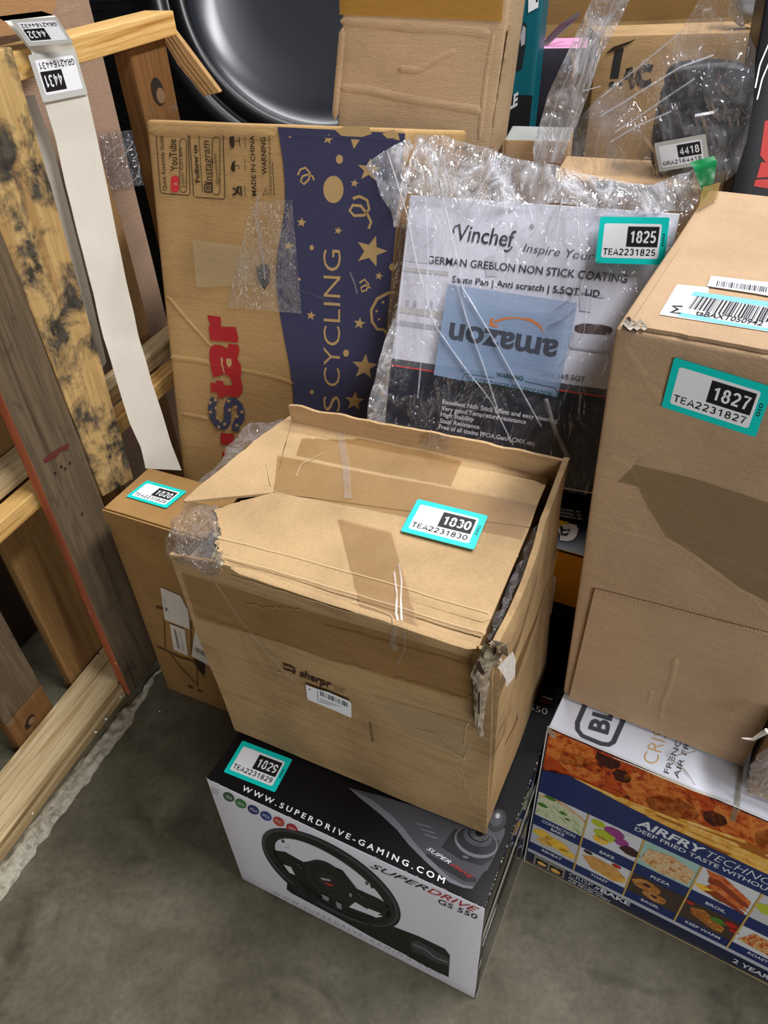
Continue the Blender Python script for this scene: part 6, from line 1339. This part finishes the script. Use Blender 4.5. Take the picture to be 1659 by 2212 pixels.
mb = MB(); mb.lathe([(R_ * 0.776, -0.004), (R_ * 0.74, -0.022), (R_ * 0.62, -0.040), (R_ * 0.40, -0.052), (R_ * 0.2, -0.056), (0.0005, -0.057)], bc, axv, BKD, 96); mb.lathe([(R_ * 0.90, -0.05), (R_ * 0.6, -0.075), (0.0005, -0.08)], bc, axv, BKP, 64); mb.build('dish', bs)
zb = (bc - UP * R_).z
mb = MB(); o = V((bc.x - 0.5, bc.y - 0.12, 0)); u_, _ = ax2(-0.1); n_ = V((0, 0, 1)).cross(u_)
Fo = Face(o, u_, UP); mb.rbox(corners(Fo, 0.9, zb - 0.04, 0.24), card('shaded_kraft_board', (150, 112, 76), 0.1), 0.005, (10, 16, 6), 0.001, 5, 61)  # kraft darkened in its colour for the shade behind the front cartons
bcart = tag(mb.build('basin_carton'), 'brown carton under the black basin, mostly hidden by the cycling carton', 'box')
mb = MB(); F = bgface((400, 140), 1.98, -0.2)
mb.slab(loft([F.W(344, 72), F.W(385, 140), F.W(440, 208)], [F.W(366, 56), F.W(418, 125), F.W(474, 200)], 20, 5, 0.001), card('flap_kraft_board', (176, 138, 90), 0.08), F.n, 0.02, False)
for k in range(3): mb.tube([F.W(350 + 6 * k, 70 - 4 * k, 0.001), F.W(392 + 8 * k, 138 - 4 * k, 0.001), F.W(446 + 9 * k, 206 - 2 * k, 0.001)], 0.0012, card('flap_kraft_board', (176, 138, 90)), 4)
mb.build('raised_flap', bcart)

# black stretch-wrapped pallet behind the rack
def wrapm():
    m, nt, out = new_mat('black_stretch_wrap'); p = principled(nt, out, 0.22, 0.5); p.inputs['Base Color'].default_value = lin((16, 18, 24))
    n = noise_n(nt, coords(nt, (1.5, 1.5, 60)), 1.6, 4, 0.6, 0.3); bump(nt, n, p, 0.9, 0.02); MATS['black_stretch_wrap'] = m; return m
BW2 = wrapm()
pw = MB(); Fo = Face(V((-1.75, 3.0, 0)), ax2(-0.1)[0], UP); pw.rbox(corners(Fo, 1.55, 1.75, 0.7), BW2, 0.02, (24, 40, 8), 0.006, 6, 71)
tag(pw.build('wrapped_pallet_load'), 'tall pallet load in black stretch wrap behind the wooden rack', 'pallet load')
# tall cartons standing behind the rack's front rails
KM = card('mauve_kraft_board', (170, 140, 116), 0.08)
FA = Face(RK(0.30, -0.30, 0), E1, UP)
ta = thing('tall_mauve_carton', RK(0.55, -0.40, 0), 'tall dull brown carton behind the hanging label strip', 'box')
mb = MB(); mb.rbox(corners(FA, 0.55, 1.55, 0.20), KM, 0.006, (12, 30, 8), 0.002, 4, 81); mb.build('body', ta)
mb = MB(); pgrid(mb, FA.shift(0.006), [(215, 290), (285, 280), (310, 400), (235, 410)], FILM, 1, 14)
for q in ([(222, 338), (240, 318), (252, 310)], [(240, 365), (262, 335), (280, 305)], [(250, 390), (270, 398), (292, 380), (296, 330)]):
    a = [FA.W(x - 2, y, 0.010) for x, y in q]; b = [FA.W(x + 2, y, 0.010) for x, y in q]; mb.grid(loft(a, b, 12, 2), STK, True)
mb.build('stretch_film', ta)
FA2 = Face(RK(0.30, -0.16, 0), E1, UP)
mb = MB(); q = [FA2.px(x, y) for x, y in ((242, 420), (263, 480), (332, 745))]
mb.slab([[FA2.P(0.2 + (x1 - 0.2) * i / 6, b, 0.001 * noise.noise(V((i, b * 9, 0)))) for i in range(7)] for (x1, b) in ((q[2][0] - 0.01, 0.0), (q[2][0], q[2][1]), (q[1][0], q[1][1]), (q[0][0], q[0][1]), (q[0][0] - 0.01, 1.21))], card('tan_sheet_board', (172, 134, 88), 0.08), FA2.n, 0.006, True)
tag(mb.build('cardboard_sheet'), 'upright tan cardboard sheet just behind the hanging label strip', 'cardboard')
mb = MB(); F = Face(RK(0.0, -0.20, 0), E1, UP)
mb.slab(loft([F.W(-80, 90), F.W(-80, -40), F.W(-60, -120)], [F.W(98, 66), F.W(122, 10), F.W(132, -80)], 16, 8), card('kraft_paper', (172, 130, 88), 0.05), F.n, 0.003, True)
o = mb.build('kraft_sheet'); tag(o, 'curved brown kraft sheet above the top rail, upper left corner', 'cardboard')
# load standing inside the left of the rack
mb = MB(); mb.rbox([[[RK(s, o_, z) for o_ in (-0.34, -0.8)] for z in (0.0, 1.05)] for s in (-1.2, 0.28)], ink('shaded_brown_load', (70, 52, 38), 0.8), 0.02, (10, 10, 6), 0.006, 4, 91)  # dark brown carries the dimness inside the rack in its colour
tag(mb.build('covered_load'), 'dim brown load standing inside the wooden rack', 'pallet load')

for o in list(bpy.data.objects):
    if '_o' in o: del o['_o']
